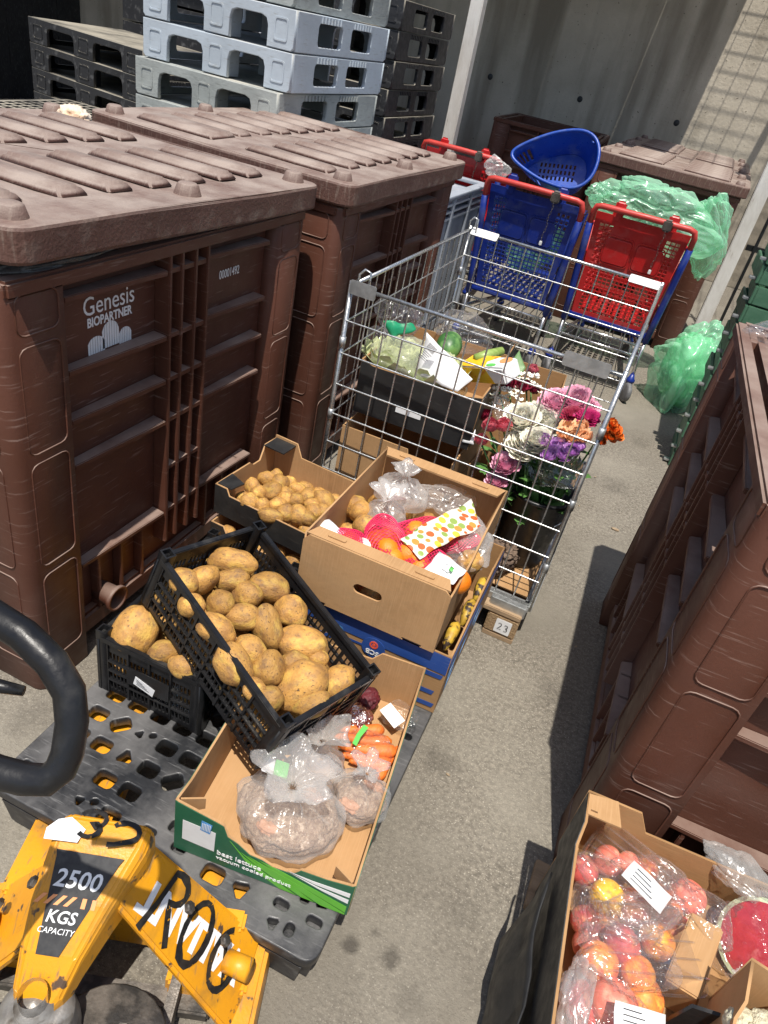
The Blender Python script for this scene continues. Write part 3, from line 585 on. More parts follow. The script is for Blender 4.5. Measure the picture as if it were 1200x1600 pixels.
# pump, wheels, tiller
pm = MB().lathe([(.062, .1), (.064, .2), (.058, .25), (.058, .262), (.04, .275), (.03, .275), (.03, .295), (.0, .3)], 28).build('pump', SILV, tk, True, loc=(-.06, -.21, 0))
MB().lathe([(.022, .27), (.022, .33)], 16).build('piston', CHROME, pm, True)
dk = MB().lathe([(0, .16), (.1, .16), (.104, .164), (.104, .176), (.1, .18), (0, .18)], 32).build('steer_disc', DARKM, tk, True, loc=(.05, -.225, 0))
MB().lathe([(.012, .18), (.012, .192), (0, .192)], 6).build('bolt', DARKM, dk, loc=(.02, .03, 0))
for x in (-.13, .03):
    wh = MB().lathe([(0, -.028), (.07, -.028), (.088, -.026), (.092, -.02), (.092, .02), (.088, .026), (.07, .028), (0, .028)], 32).build('steer_wheel', RUB, tk, True, loc=(x, -.24, .092), rot=(0, R(90), 0))
MB().box(-.12, -.31, .16, .0, -.25, .24).build('tiller_bracket', SILV, tk, bev=.012)
iv = (Matrix.Translation(tk.location) @ Matrix.Rotation(TY, 4, 'Z')).inverted()
def L(p): return iv @ Vector(p)
lo = [(-.55, .345, 1.10), (-.47, .345, 1.125), (-.42, .345, 1.118), (-.385, .343, 1.103), (-.362, .338, 1.082), (-.350, .327, 1.058), (-.343, .312, 1.034), (-.343, .302, 1.020), (-.35, .292, 1.010), (-.37, .284, 1.006), (-.40, .277, 1.005), (-.46, .27, 1.0), (-.55, .265, 1.0), (-.59, .28, 1.02), (-.6, .31, 1.06), (-.585, .335, 1.09)]
hn = MB().tube([L(p) for p in lo], .0155, 14, True).build('tiller_handle', BLACKP, tk, True)
MB().tube([L((-.485, .275, 1.0)), L((-.53, .24, .7)), L((-.56, .25, .3))], [.02, .022, .028], 14).build('tiller_shaft', BLACKP, tk, True)
mb = MB().tube([L((-.47, .3, 1.06)), L((-.43, .315, 1.07)), L((-.405, .325, 1.068))], [.008, .007, .005], 8); mb.build('release_lever', BLACKP, hn, True)
# ================================================================== boxes and crates
def cbox(name, label, cat, w, l, h, loc, rot, outer=None, inner=None, prof={}, holes={}, group=None, th=.005, hs={}):
    inner = inner or CARD
    t = thing(name, label, cat, loc, rot, group); t['_'] = 0; del t['_']
    box('base', inner, t, (-w/2+.006, -l/2+.006, .001), (w/2-.006, l/2-.006, .006))
    W = {'front': (w, (-w/2, -l/2), (1, 0, 0)), 'back': (w, (w/2, l/2), (-1, 0, 0)), 'right': (l-.012, (w/2, -l/2+.006), (0, 1, 0)), 'left': (l-.012, (-w/2, l/2-.006), (0, -1, 0))}
    parts = {}
    for k, (L_, o, u) in W.items():
        hh = hs.get(k, h); pr = prof.get(k, [(0, 1), (1, 1)])
        out = [(0, 0), (L_, 0)]+[(f*L_, z*hh) for f, z in pr[::-1]]
        fr = frame((*o, .001), u, (0, 0, 1)); hl = holes.get(k, [])
        p = plate(k+'_panel', inner, t, out, hl, th, fr); parts[k] = (p, fr, L_, hh)
        if outer: plate('printed_face', outer, p, [(min(max(x, .0008), L_-.0008), max(z-.0012, .0004)) for x, z in out], hl, .0012, fr @ Matrix.Translation((0, 0, .0014)))
    return t, parts
# ---- lettuce box
LBX = cbox('lettuce_box', 'dark green lettuce carton at the front corner of the pierced pallet', 'carton', .392, .57, .17, (-.337, 1.005, .151), (0, 0, R(7.9)), GREENC, CARD2,
    prof={'front': [(0, 1), (.02, .98), (.25, .86), (.275, .84), (.3, .66), (.36, .6), (.43, .47), (.5, .46), (.56, .4), (.66, .42), (.685, .47), (.71, .56), (.85, .58), (.985, .64), (1, .68)],
          'right': [(0, .68), (.1, .6), (.3, .63), (.32, .58), (.6, .62), (1, 1)], 'back': [(0, 1), (.3, 1), (.36, .82), (.7, .82), (.76, 1), (1, 1)], 'left': [(0, 1), (.5, .95), (.52, .86), (.9, .9), (1, 1)]})
lb, lparts = LBX; fp, ffr, FW_, FH_ = lparts['front']; ff = ffr @ Matrix.Translation((0, 0, .0030))
for nm, mt, pts in (('lime_band', LIME, [(.315, .62), (.345, .54), (.40, .40), (.5, .26), (.62, .12), (.72, .02), (.62, .02), (.53, .13), (.42, .30)]), ('lime_band', LIME, [(.38, .47), (.5, .34), (.66, .2), (.82, .02), (.74, .02), (.6, .17), (.47, .32)]), ('lime_band', LIME, [(.42, .45), (.56, .36), (.74, .24), (.985, .04), (.985, .01), (.85, .01), (.68, .18), (.53, .31)]), ('lime_band', LIME, [(.48, .45), (.62, .40), (.8, .3), (.985, .2), (.985, .06), (.76, .235), (.58, .35)]),
                    ('white_band', WHITE, [(.64, .47), (.78, .46), (.985, .50), (.985, .41), (.8, .405)]), ('white_band', WHITE, [(.66, .445), (.82, .375), (.985, .36), (.985, .27), (.84, .33)])):
    plate(nm, mt, fp, [(x*FW_, z*FH_) for x, z in pts], (), .0005, ff)
plate('white_panel', PAPER, fp, [(.05*FW_, .28*FH_), (.235*FW_, .26*FH_), (.235*FW_, .66*FH_), (.05*FW_, .68*FH_)], (), .0005, ff)
plate('barcode_sticker', BLPR, fp, [(.15*FW_, .62*FH_), (.205*FW_, .60*FH_), (.215*FW_, .80*FH_), (.155*FW_, .82*FH_)], (), .0004, ff @ Matrix.Translation((0, 0, .0008)))
for i in range(6): x = .158+i*.0085; plate('barcode_bar', PAPER, fp, [(x*FW_, .64*FH_), ((x+.004)*FW_, .64*FH_), ((x+.006)*FW_, .78*FH_), ((x+.002)*FW_, .78*FH_)], (), .0004, ff @ Matrix.Translation((0, 0, .0014)))
text('print', 'best lettuce', .021, ff @ Matrix.Translation((.25*FW_, .28*FH_, .0003)), WHITE, fp, 'LEFT', off=.0002)
text('print', 'vacuum cooled product', .0165, ff @ Matrix.Translation((.25*FW_, .17*FH_, .0003)), WHITE, fp, 'LEFT', off=.0002, sx=1.05)
for sx, a in ((-1, 60), (1, -60)):                        # folded corner flaps
    me = MB().add([(0, 0, 0), (.05, 0, 0), (.05, 0, .035), (0, 0, .05)], [(0, 1, 2, 3)]).mesh(); o = obj('corner_flap', me, CARD2, lb, (sx*.188, -.277, .115 if sx < 0 else .062), (0, 0, R(90+sx*90-sx*35))); so_ = o.modifiers.new('s', 'SOLIDIFY'); so_.thickness = .004
plate('torn_print', PAPER, lb, [(0, 0), (.03, .01), (.036, .09), (.022, .1), (.005, .06)], (), .001, frame((.15, .281, .04), (1, 0, 0), (0, 0, 1)))
# ---- banana box and orange box on it
bb, bparts = cbox('banana_box', 'blue and brown banana carton under the brown box of oranges', 'carton', .42, .56, .215, (-.345, 1.615, .151), (0, 0, R(1)), None, CARD, hs={'right': .245},
    prof={'right': [(0, .88), (.08, .9), (.25, .93), (.3, .96), (.7, 1), (.75, .94), (1, .9)]})
p_, f_, L_, h_ = bparts['front']; f_ = f_ @ Matrix.Translation((0, 0, .002))
plate('blue_band', BLUEC, p_, [(0.001, .15), (L_-.001, .15), (L_-.001, .2125), (.001, .2125)], (), .001, f_)
for x0, z0, x1, z1 in ((.02, .1, .09, .112), (.05, .03, .2, .04), (.3, .06, .4, .075), (.27, .1, .33, .108), (.12, .125, .3, .132), (.31, .125, .41, .14), (.33, .015, .41, .03)):
    plate('blue_stroke', BLUEC, p_, [(x0, z0), (x1, z0+.004), (x1+.004, z1+.004), (x0-.003, z1)], (), .0008, f_)
q = onplane(581, 1011, (0, 1.335, 0), Vector((0, 1, 0))); cx = q.x+.345+.21; cz = max(q.z-.151, .09)
ring = arc(cx, cz, .034, .034, 0, 360, 28)[:-1]; plate('logo_disc', BLUEC, p_, ring, (), .0012, f_ @ Matrix.Translation((0, 0, .0012)))
plate('logo_ring', REDPR, p_, arc(cx, cz-.008+.02, .0125, .0125, 0, 360, 20)[:-1], [arc(cx, cz+.012, .008, .008, 0, 360, 16)[:-1]], .001, f_ @ Matrix.Translation((0, 0, .0024)))
plate('logo_dot', REDPR, p_, arc(cx, cz+.012, .005, .005, 0, 360, 16)[:-1], (), .001, f_ @ Matrix.Translation((0, 0, .0024)))
text('logo_letters', 'SCB', .022, f_ @ Matrix.Translation((cx, cz-.014, .003)) @ Matrix.Rotation(R(180), 4, 'Z'), WHITE, p_, off=.0004)
plate('blue_blot', BLPR, p_, arc(cx-.11, cz+.015, .018, .014, 0, 360, 9)[:-1], (), .001, f_)
p_, f_, L_, h_ = bparts['right']; f_ = f_ @ Matrix.Translation((0, 0, .002))
plate('blue_band', BLUEC, p_, [(0.001, .15), (L_-.001, .15), (L_-.001, .205), (.001, .205)], (), .001, f_)
for x0, z0 in ((.03, .09), (.05, .03), (.16, .06), (.26, .1), (.33, .04)): plate('blue_stroke', BLPR, p_, [(x0, z0), (x0+.03, z0+.006), (x0+.07, z0+.045), (x0+.02, z0+.03)], (), .0008, f_)
OBX, oparts = cbox('orange_box', 'plain brown cardboard box of netted oranges and tied bags', 'carton', .4, .555, .202, (-.383, 1.595, .372), (0, 0, R(1.1)), None, CARD2,
    prof={'front': [(0, .9), (.04, 1), (.96, 1), (1, .93)], 'right': [(0, .9), (.06, .86), (.25, .8), (.4, .78), (.45, .82), (.6, .9), (1, 1)], 'left': [(0, .97), (1, 1)]},
    holes={'front': [rr(.155, .085, .235, .115, .015, 5), rr(.03, -.0, .09, .008, .003), rr(.31, 0, .365, .008, .003)], 'back': [rr(.155, .085, .235, .115, .015, 5)]})
for y0, y1 in ((-.272, -.23), (.225, .272)): 
    fl = plate('folded_rim', CARD2, OBX, [(-.195, y0), (.195, y0), (.18, y1), (-.18, y1)] if y0 < 0 else [(-.18, y0), (.18, y0), (.195, y1), (-.195, y1)], [], .006, Matrix.Translation((0, 0, .2045)))
    for x in (-.12, .12): plate('locking_tab', CARD2, fl, rr(x-.025, (y0+y1)/2-.007, x+.025, (y0+y1)/2+.006, .004), (), .003, Matrix.Translation((0, 0, .2085)))
# bananas showing in the carton
BAN = M('banana_skin', (.6, .38, .04), .55, (.36, .22, .03), 30, spots=((.04, .025, .018), 40, .5, .58))
for i in range(3):
    y = 1.42+i*.12; b_ = MB().tube([(-.165+.012*math.sin(i), y+k*.022, .305+.03*math.sin(k*.6)) for k in range(6)], [.006, .014, .017, .017, .013, .005], 8)
    tag(b_.build('banana', BAN, None, True), 'spotted banana wedged along the right edge of the blue carton', 'banana', 'bananas in the carton')
# ---- black cartons with potatoes behind
def dips(a=.2): return [(0, 1.25), (a*.6, 1.25), (a, .95), (1-a, .95), (1-a*.6, 1.25), (1, 1.25)]
bc2, _ = cbox('potato_carton', 'black carton under the upper potato carton, potatoes peeping out', 'carton', .37, .34, .175, (-.775, 1.655, .151), (0, 0, R(-2)), BLKC, CARD2, group='black potato cartons', prof={'front': [(0, 1), (.12, 1), (.16, .85), (.84, .85), (.88, 1), (1, 1)]})
bc1, _ = cbox('potato_carton', 'upper black carton heaped with small potatoes beside the brown bin', 'carton', .35, .31, .1, (-.79, 1.66, .345), (0, 0, R(-4)), BLKC, CARD2, group='black potato cartons',
    prof={'front': [(0, 1), (.12, 1), (.15, .78), (.98, .78), (1, .9)], 'left': [(0, 1.35), (.2, 1.35), (.28, .85), (.4, .85), (.46, 1.0), (1, 1)], 'back': [(0, 1.0), (.7, 1.0), (.76, 1.45), (1, 1.45)]})
plate('corner_lid', BLKC, bc1, [(0, 0), (.075, 0), (.075, .07), (0, .07)], (), .004, Matrix.Translation((-.17, .08, .138))); plate('corner_lid', BLKC, bc1, [(0, 0), (.05, 0), (.06, .05), (0, .07)], (), .004, Matrix.Translation((-.17, -.15, .104)))
# ---- black plastic crates
def make_crate():
    w, l, h = .3, .5, .172
    t = thing('plastic_crate', 'x', 'crate', group='black plastic crates')
    def wall(L, fr, nm, nb):
        hl = []
        for a in range(nb):
            bx0 = .03+a*(L-.06)/nb
            bw = (L-.06)/nb; m_ = 5
            for c in range(m_):
                x0 = bx0+.004+c*(bw-.006)/m_; x1 = x0+(bw-.006)/m_-.0035
                for z0, z1 in ((.012, .04), (.046, .07), (.076, .1), (.106, .13)): hl.append([(x0, z0), (x1, z0), (x1, z1), (x0, z1)])
        wl_ = plate(nm, BLACKP, t, [(0, 0), (L, 0), (L, h-.012), (0, h-.012)], hl, .004, fr)
        for z in (.043, .073, .103):
            me = MB().box(.02, z-.0025, -.001, L-.02, z+.0025, .004).mesh(); me.transform(fr); obj('rail', me, BLACKP, wl_)
        for a in range(nb+1):
            x = .03+a*(L-.06)/nb; me = MB().box(x-.003, .002, 0, x+.003, h-.014, .004).mesh(); me.transform(fr); obj('upright', me, BLACKP, wl_)
        me = MB().box(.012, h-.016, -.008, L-.012, h, .006).mesh(bev=.002); me.transform(fr); obj('rim', me, BLACKP, wl_)
    e = .006
    wall(l, frame((w/2-e, -l/2, 0), (0, 1, 0), (0, 0, 1)), 'long_wall', 6); wall(l, frame((-w/2+e, l/2, 0), (0, -1, 0), (0, 0, 1)), 'long_wall', 6)
    wall(w, frame((-w/2, -l/2+e, 0), (1, 0, 0), (0, 0, 1)), 'short_wall', 4); wall(w, frame((w/2, l/2-e, 0), (-1, 0, 0), (0, 0, 1)), 'short_wall', 4)
    s_ = .03
    for sx in (-1, 1):
        for sy in (-1, 1):
            o = [(0, 0), (s_, 0), (s_, .004), (.004, .004), (.004, s_), (0, s_)]
            if sx > 0: o = [(s_-a, b) for a, b in o][::-1]
            if sy > 0: o = [(a, s_-b) for a, b in o][::-1]
            ox = -w/2 if sx < 0 else w/2-s_; oy = -l/2 if sy < 0 else l/2-s_
            # hollow corner post with a raised stacking ear
            pm_ = plate_mesh([(ox+.001, oy+.001), (ox+s_-.001, oy+.001), (ox+s_-.001, oy+s_-.001), (ox+.001, oy+s_-.001)], [[(ox+.005, oy+.005), (ox+s_-.005, oy+.005), (ox+s_-.005, oy+s_-.005), (ox+.005, oy+s_-.005)]], h+.014, Matrix.Translation((0, 0, h+.014)))
            obj('corner_post', pm_, BLACKP, t)
    hl = [[(-w/2+.014+i*.0226, -l/2+.016+j*.0235), (-w/2+.029+i*.0226, -l/2+.016+j*.0235), (-w/2+.029+i*.0226, -l/2+.033+j*.0235), (-w/2+.014+i*.0226, -l/2+.033+j*.0235)] for i in range(12) for j in range(20)]
    plate('base', BLACKP, t, [(-w/2+.007, -l/2+.007), (w/2-.007, -l/2+.007), (w/2-.007, l/2-.007), (-w/2+.007, l/2-.007)], hl, .004, Matrix.Translation((0, 0, .005)))
    return t
cr1 = make_crate(); cr1.location = (-.768, 1.196, .151); cr1.rotation_euler = (0, 0, R(1.9)); cr1['label'] = 'level black crate of potatoes flat on the pierced pallet'
cr2 = copy_tree(cr1); cr2.location = (-.583, 1.09, .325); cr2.rotation_euler = (R(15.83), R(6.335), R(70.92)); cr2['label'] = 'tilted black crate heaped with large potatoes, leaning into the green carton'
cr1.scale = (1, 1, 1.08)
fr = frame((-.15, -.2515, 0), (1, 0, 0), (0, 0, 1))
plate('dark_panel', BLACKP, cr1, [(.09, .065), (.21, .065), (.21, .12), (.09, .12)], (), .002, fr @ Matrix.Translation((0, 0, .001)))
plate('white_sticker', PAPER, cr1, [(.11, .075), (.165, .06), (.172, .085), (.117, .102)], (), .0008, fr @ Matrix.Translation((0, 0, .0022)))
for i in range(4): plate('sticker_line', INK, cr1, [(.12, .078+i*.005), (.155-i*.006, .070+i*.005), (.155-i*.006, .0712+i*.005), (.12, .0792+i*.005)], (), .0004, fr @ Matrix.Translation((0, 0, .0027)))
BLUEBAG = FILM('blue_bag_film', (.5, .75, .95), .6, .35, (.1, .4, .75), .25, 30, .8)
tag(obj('blue_bag', film(.05, .012, .05, 4), BLUEBAG, loc=(-.69, .98, .21)), 'scrap of blue plastic bag inside the level potato crate', 'bag')
# ---- potatoes
POTS = []
for i in range(9):
    rngp = random.Random(i); bm = bmesh.new(); bmesh.ops.create_icosphere(bm, subdivisions=4, radius=1)
    bend = rngp.uniform(-.25, .25)
    for v in bm.verts:
        p = v.co.copy(); n = .17*noise.noise(p*.95+Vector((i*9, 0, 0)))+.06*noise.noise(p*2.0+Vector((0, i*5, 0)))+.006*noise.noise(p*9)
        p *= 1+n; p.y += bend*p.x*p.x*.5; v.co = p
    for k in range(6):
        d = Vector((rngp.gauss(0, 1), rngp.gauss(0, 1), rngp.gauss(0, 1))).normalized()
        for v in bm.verts:
            a = (v.co.normalized()-d).length
            if a < .15: v.co *= 1-.06*math.cos(a/.15*math.pi/2)
    me = bpy.data.meshes.new('potato'); bm.to_mesh(me); bm.free(); me.shade_smooth(); me.materials.append(POT); POTS.append(me)
prn = random.Random(11); pcount = [0]
def potato(px, py, a, b, ang, plane_p, plane_n, label, group, lift=0):
    """a, b: full pixel length and width seen in the photo; converted to metres at its own distance"""
    c = onplane(px, py, plane_p, plane_n); dep = (c-CAM).dot(Fv); la, lb_ = a*dep/FPX/2, b*dep/FPX/2; lc = min(lb_, la)*prn.uniform(.85, 1.0)
    c = c - (CAM-c).normalized()*lc*.55
    d = (Rv*math.cos(R(ang))-Uv*math.sin(R(ang))).normalized(); f = -Fv; v = f.cross(d).normalized(); f = d.cross(v)
    o = obj('potato', POTS[pcount[0] % 9], None); pcount[0] += 1
    mr = Matrix((d, v, f)).transposed() @ Matrix.Rotation(prn.uniform(0, 6.28), 3, 'X')
    o.matrix_world = Matrix.Translation(c) @ mr.to_4x4() @ Matrix.Diagonal((la*1.04, lb_*1.04, lc*1.04 if False else lb_*1.02, 1))
    return tag(o, label, 'potato', group)
cmx = Matrix.Translation(cr2.location) @ cr2.rotation_euler.to_matrix().to_4x4(); cn = (cmx.to_3x3() @ Vector((0, 0, 1))).normalized()
cp = cmx @ Vector((0, 0, .148))
GT = 'potatoes in the tilted crate'; LT = 'yellow brown potato in the heap filling the tilted black crate'
special = {16: 'largest potato, smooth and pale, near the low corner of the tilted crate', 0: 'long brown potato against the high end of the tilted crate', 3: 'bright yellow potato below the long one in the tilted crate', 11: 'upright long potato in the middle of the tilted crate', 14: 'broad knobbly potato by the right wall of the tilted crate'}
for i, (px, py, a, b, g_) in enumerate(((364, 877, 78, 44, 8), (288, 911, 50, 44, 10), (318, 905, 42, 54, 60), (362, 907, 54, 35, -5), (421, 917, 66, 48, 18), (387, 929, 48, 42, 20), (299, 946, 44, 40, 0), (346, 944, 46, 44, 60), (379, 964, 60, 42, 10), (338, 982, 66, 47, 28), (455, 954, 54, 50, 30), (417, 980, 74, 46, 78), (392, 1017, 56, 48, 25), (365, 1040, 74, 54, 52), (473, 1006, 80, 58, 12), (420, 1046, 60, 52, 120), (470, 1071, 92, 72, 150), (529, 1068, 60, 52, 120), (420, 1094, 46, 42, 0), (461, 1036, 46, 38, 20), (497, 1030, 34, 30, 0), (487, 1102, 60, 40, 160), (398, 1078, 40, 34, 30))):
    potato(px, py, a, b, g_, cp, cn, special.get(i, LT), GT)
for i in range(7):                                        # lower layer, glimpsed between the others
    for j in range(4):
        c = cmx @ Vector((-.105+j*.07, -.195+i*.066, .06+prn.uniform(-.01, .01))); o = obj('potato', POTS[(i+j) % 9], None)
        o.matrix_world = Matrix.Translation(c) @ Euler((prn.uniform(0, 6), prn.uniform(0, 6), prn.uniform(0, 6))).to_matrix().to_4x4() @ Matrix.Diagonal((.042, .034, .033, 1)); tag(o, 'potato in the lower layer of the tilted black crate', 'potato', 'lower potatoes in the tilted crate')
for px, py, a, b, g_, lab in ((212, 986, 82, 66, -70, 'big rough potato standing up at the back of the level crate'), (256, 1020, 58, 42, -20, 'yellow potato under the tilted crate, middle of the level crate'), (287, 1042, 50, 34, 20, 'potato half hidden by the tilted crate, right end of the level crate')):
    potato(px, py, a, b, g_, (-.75, 1.0, .345), Vector((0, 0, 1)), lab, 'potatoes in the level crate')
for i in range(4):
    for j in range(6):
        o = obj('potato', POTS[(i*3+j) % 9], None); o.matrix_world = Matrix.Translation((-.87+i*.066+prn.uniform(-.01, .01), 1.0+j*.075, .215+.05*(j % 2))) @ Euler((prn.uniform(0, 6), prn.uniform(0, 6), prn.uniform(0, 6))).to_matrix().to_4x4() @ Matrix.Diagonal((.045, .036, .034, 1)); tag(o, 'potato seen through the slots of the level black crate', 'potato', 'lower potatoes in the level crate')
for px, py, a, b, g_ in ((417, 748, 24, 20, 0), (395, 762, 28, 20, 70), (403, 771, 22, 22, 20), (425, 769, 32, 28, -20), (437, 757, 24, 26, 30), (433, 789, 27, 22, -20), (464, 765, 25, 19, 10), (481, 775, 25, 23, -20), (462, 782, 22, 20, 10), (507, 784, 38, 28, 55), (410, 791, 20, 21, 0), (390, 784, 26, 24, 30), (467, 805, 28, 28, 0), (447, 801, 24, 24, 30), (492, 801, 26, 24, 20), (423, 806, 36, 20, 15), (489, 789, 24, 18, 20), (447, 772, 20, 20, 0), (480, 810, 24, 20, 20), (446, 780, 22, 20, 40), (505, 800, 26, 22, 0)):
    potato(px, py, a+4, b+4, g_, (-.79, 1.66, .425), Vector((0, 0, 1)), 'small potato in the upper black carton beside the brown bin', 'potatoes in the upper black carton')
for i in range(5):
    for j in range(4):
        o = obj('potato', POTS[(i*2+j) % 9], None); o.matrix_world = Matrix.Translation((-.9+i*.055, 1.57+j*.06, .378+prn.uniform(-.005, .01))) @ Euler((prn.uniform(0, 6), prn.uniform(0, 6), 0)).to_matrix().to_4x4() @ Matrix.Diagonal((.033, .026, .025, 1)); tag(o, 'small potato in the lower layer of the upper black carton', 'potato', 'lower potatoes in the upper black carton')
for i in range(6):
    o = obj('potato', POTS[i], None); o.matrix_world = Matrix.Translation((-.92+i*.058, 1.515+.004*(i % 2), .285)) @ Euler((prn.uniform(0, 6), prn.uniform(0, 6), 0)).to_matrix().to_4x4() @ Matrix.Diagonal((.034, .028, .027, 1)); tag(o, 'potato peeping from the lower black carton', 'potato', 'potatoes in the lower black carton')
# ---- bags
def bag_mesh(rx, ry, h, seed, neck=.62, flare=.5, pleats=9, n=56, m_=34, amp=.05, lean=(0, 0)):
    vs = []; fs = []
    for i in range(m_+1):
        v = i/m_
        if v < neck:
            s_ = v/neck; r = math.sin(min(s_*1.25, 1)*math.pi/2) if s_ < .8 else 1; r = (math.sin(math.pi*min(s_*.5+.0, 1)) if s_ < .55 else math.cos((s_-.55)/.45*math.pi/2*.94))*1.0 if False else max(math.sin(math.pi*(s_**.75)*.985), .1)**.72
            r = max(r, .09); 
            if i == 0: r = .02
        else: s_ = (v-neck)/(1-neck); r = .09+flare*s_**1.2
        z = h*v
        for k in range(n):
            a = 2*math.pi*k/n; pn = math.exp(-((v-neck)/.22)**2)
            pl = 1+pn*.28*math.sin(pleats*a+seed+2.2*math.sin(a*2+seed))+.2*(1 if v > neck else 0)*math.sin(5*a+seed*2)*(v-neck)/(1-neck)
            p = Vector((r*rx*math.cos(a)*pl, r*ry*math.sin(a)*pl, z)); q = noise.noise_vector(p*22+Vector((seed*3, 0, 0)))
            q2 = noise.noise_vector(p*55+Vector((0, seed*2, 0)))
            p += (q*.011+q2*.004)*(amp/.05)*min(1, v*6); p.z = max(p.z, 0) + (0 if v < neck else .1*h*math.sin(3*a+seed)*(v-neck)); p.x += lean[0]*v*v; p.y += lean[1]*v*v; vs.append(p)
    for f_, zz in ((.7, .97), (.4, .86), (.12, .74)):
        for k in range(n): q = vs[m_*n+k]; vs.append(Vector((lean[0]+(q.x-lean[0])*f_, lean[1]+(q.y-lean[1])*f_, h*(neck+.04)+(q.z-h*(neck+.04))*zz*f_)))
    fs = [(i*n+k, i*n+(k+1) % n, (i+1)*n+(k+1) % n, (i+1)*n+k) for i in range(m_+3) for k in range(n)]
    me = MB().add(vs, fs).mesh(smooth=True); return me
def bag(name, label, px, py, z, rx, ry, h, mat, seed, content=None, cat='bag', group=None, rz=0, tilt=(0, 0), **kw):
    c = atz(px, py, z); t = thing(name, label, cat, c, (tilt[0], tilt[1], rz), group)
    obj('film', bag_mesh(rx, ry, h, seed, **kw), mat, t)
    if content: content(t, rx, ry, h)
    return t
def crumbs(t, rx, ry, h):
    me = blob(rx*.9, ry*.9, h*.22, 5, 5, .16, 3); obj('crumb_mass', me, CRUMB, t, (0, 0, h*.23))
    for k, (x, y, z) in enumerate(((-.1, -.62, .36), (.3, .35, .42))): obj('onion_piece', blob(.026, .016, .010, k+2, 4, .3, 4), ONION, t, (x*rx, y*ry, h*z), (k, .5*k, 0))
b1 = bag('tied_bag', 'larger tied clear bag of brown crumbs, green sticker on top', 447, 1288, .158, .122, .108, .2, FILMB, 2, crumbs, group='tied bags in the green carton', neck=.66, pleats=11, flare=.62)
plate('price_sticker', GRPR, b1, rr(-.016, -.016, .016, .016, .003), (), .0008, frame((-.048, .035, .125), (1, .1, .1), (-.3, .8, .55))); plate('price_sticker', PAPER, b1, rr(-.045, -.016, -.017, .016, .003), (), .0008, frame((-.048, .035, .123), (1, .1, .1), (-.3, .8, .55)))
bag('tied_bag', 'smaller tied clear bag of brown crumbs beside the carrots', 557, 1262, .158, .068, .066, .165, FILMB, 6, crumbs, group='tied bags in the green carton', neck=.72, pleats=9, flare=.5)
bag('tied_bag', 'crumpled milky bag between the tilted crate and the carrots', 495, 1205, .165, .07, .055, .17, FILMM, 11, None, group='tied bags in the green carton', neck=.6, pleats=7, flare=.8)
# carrots
def carrot(p0, p1, r, label, group=None):
    p0 = Vector(p0); p1 = Vector(p1); n = 14; pts = []; rs = []
    for k in range(n+1): f = k/n; pts.append(p0.lerp(p1, f)+noise.noise_vector(p0*30+Vector((f*2, 0, 0)))*.008*math.sin(f*3)); rs.append(r*(.55+.45*min(1, f*9))*(1-.62*f**1.6)*(1+.05*noise.noise(Vector((f*30, r*900, 0)))))
    rs[0] = r*.35; rs[-1] = r*.12
    return tag(MB().tube(pts, rs, 14).build('carrot', CARR, None, True), label, 'carrot', group)
def cz(px, py, z): return atz(px, py, z)
for k, (a, b, r) in enumerate((((520, 1150), (612, 1160), .017), ((528, 1165), (620, 1175), .018), ((530, 1180), (610, 1190), .016), ((545, 1190), (606, 1195), .015), ((525, 1138), (600, 1142), .016))):
    z = .178+.016*(k in (1, 4)); carrot(cz(*b, z), cz(*a, z), r, 'orange carrot in the clear bag between crumb bags and beet net', 'carrots in the bag')
carrot(cz(588, 1218, .172), cz(622, 1166, .172), .0135, 'single loose carrot along the right edge of the green carton')
MB()
o = obj('carrot_bag', film(.075, .05, .036, 21), FILMC, loc=cz(572, 1168, .19), rot=(0, 0, R(8))); tag(o, 'clear film bag around the orange carrots', 'bag')
plate('printed_leaf', GRPR, o, [(-.018, -.03), (-.006, -.034), (-.004, -.005), (.006, .03), (-.008, .034), (-.016, .0)], (), .001, Matrix.Translation((-.015, 0, .037)))
REDF = FILM('red_film', (.85, .25, .25), .55, .4, (.55, .05, .07), .25, 26, .9)
tag(obj('beet_net', film(.035, .045, .03, 31), REDF, loc=cz(560, 1118, .195), rot=(0, 0, R(40))), 'red net bag under the low end of the tilted crate', 'net bag')
BEET = M('beetroot', (.13, .012, .02), .6, (.06, .008, .012), 20, bump=.6, bs=50); tag(obj('beetroot', blob(.026, .03, .024, 33, 4, .25, 5, True), BEET, loc=cz(575, 1092, .2)), 'dark red beet clump at the mouth of the red net', 'beetroot')
tag(obj('loose_film', film(.055, .05, .024, 41), FILMC, loc=cz(625, 1118, .19)), 'loose crinkled clear film at the right rear of the green carton', 'film')
plate('paper_slip', PAPER, tag(obj('slip_backing', MB().box(-.03, -.018, 0, .03, .018, .001).mesh(), PAPER, loc=cz(613, 1118, .212), rot=(R(12), R(8), R(-25))), 'small white printed slip on the clear film', 'slip'), rr(-.02, -.012, .02, .012), (), .0006, Matrix.Translation((0, 0, .0018)))
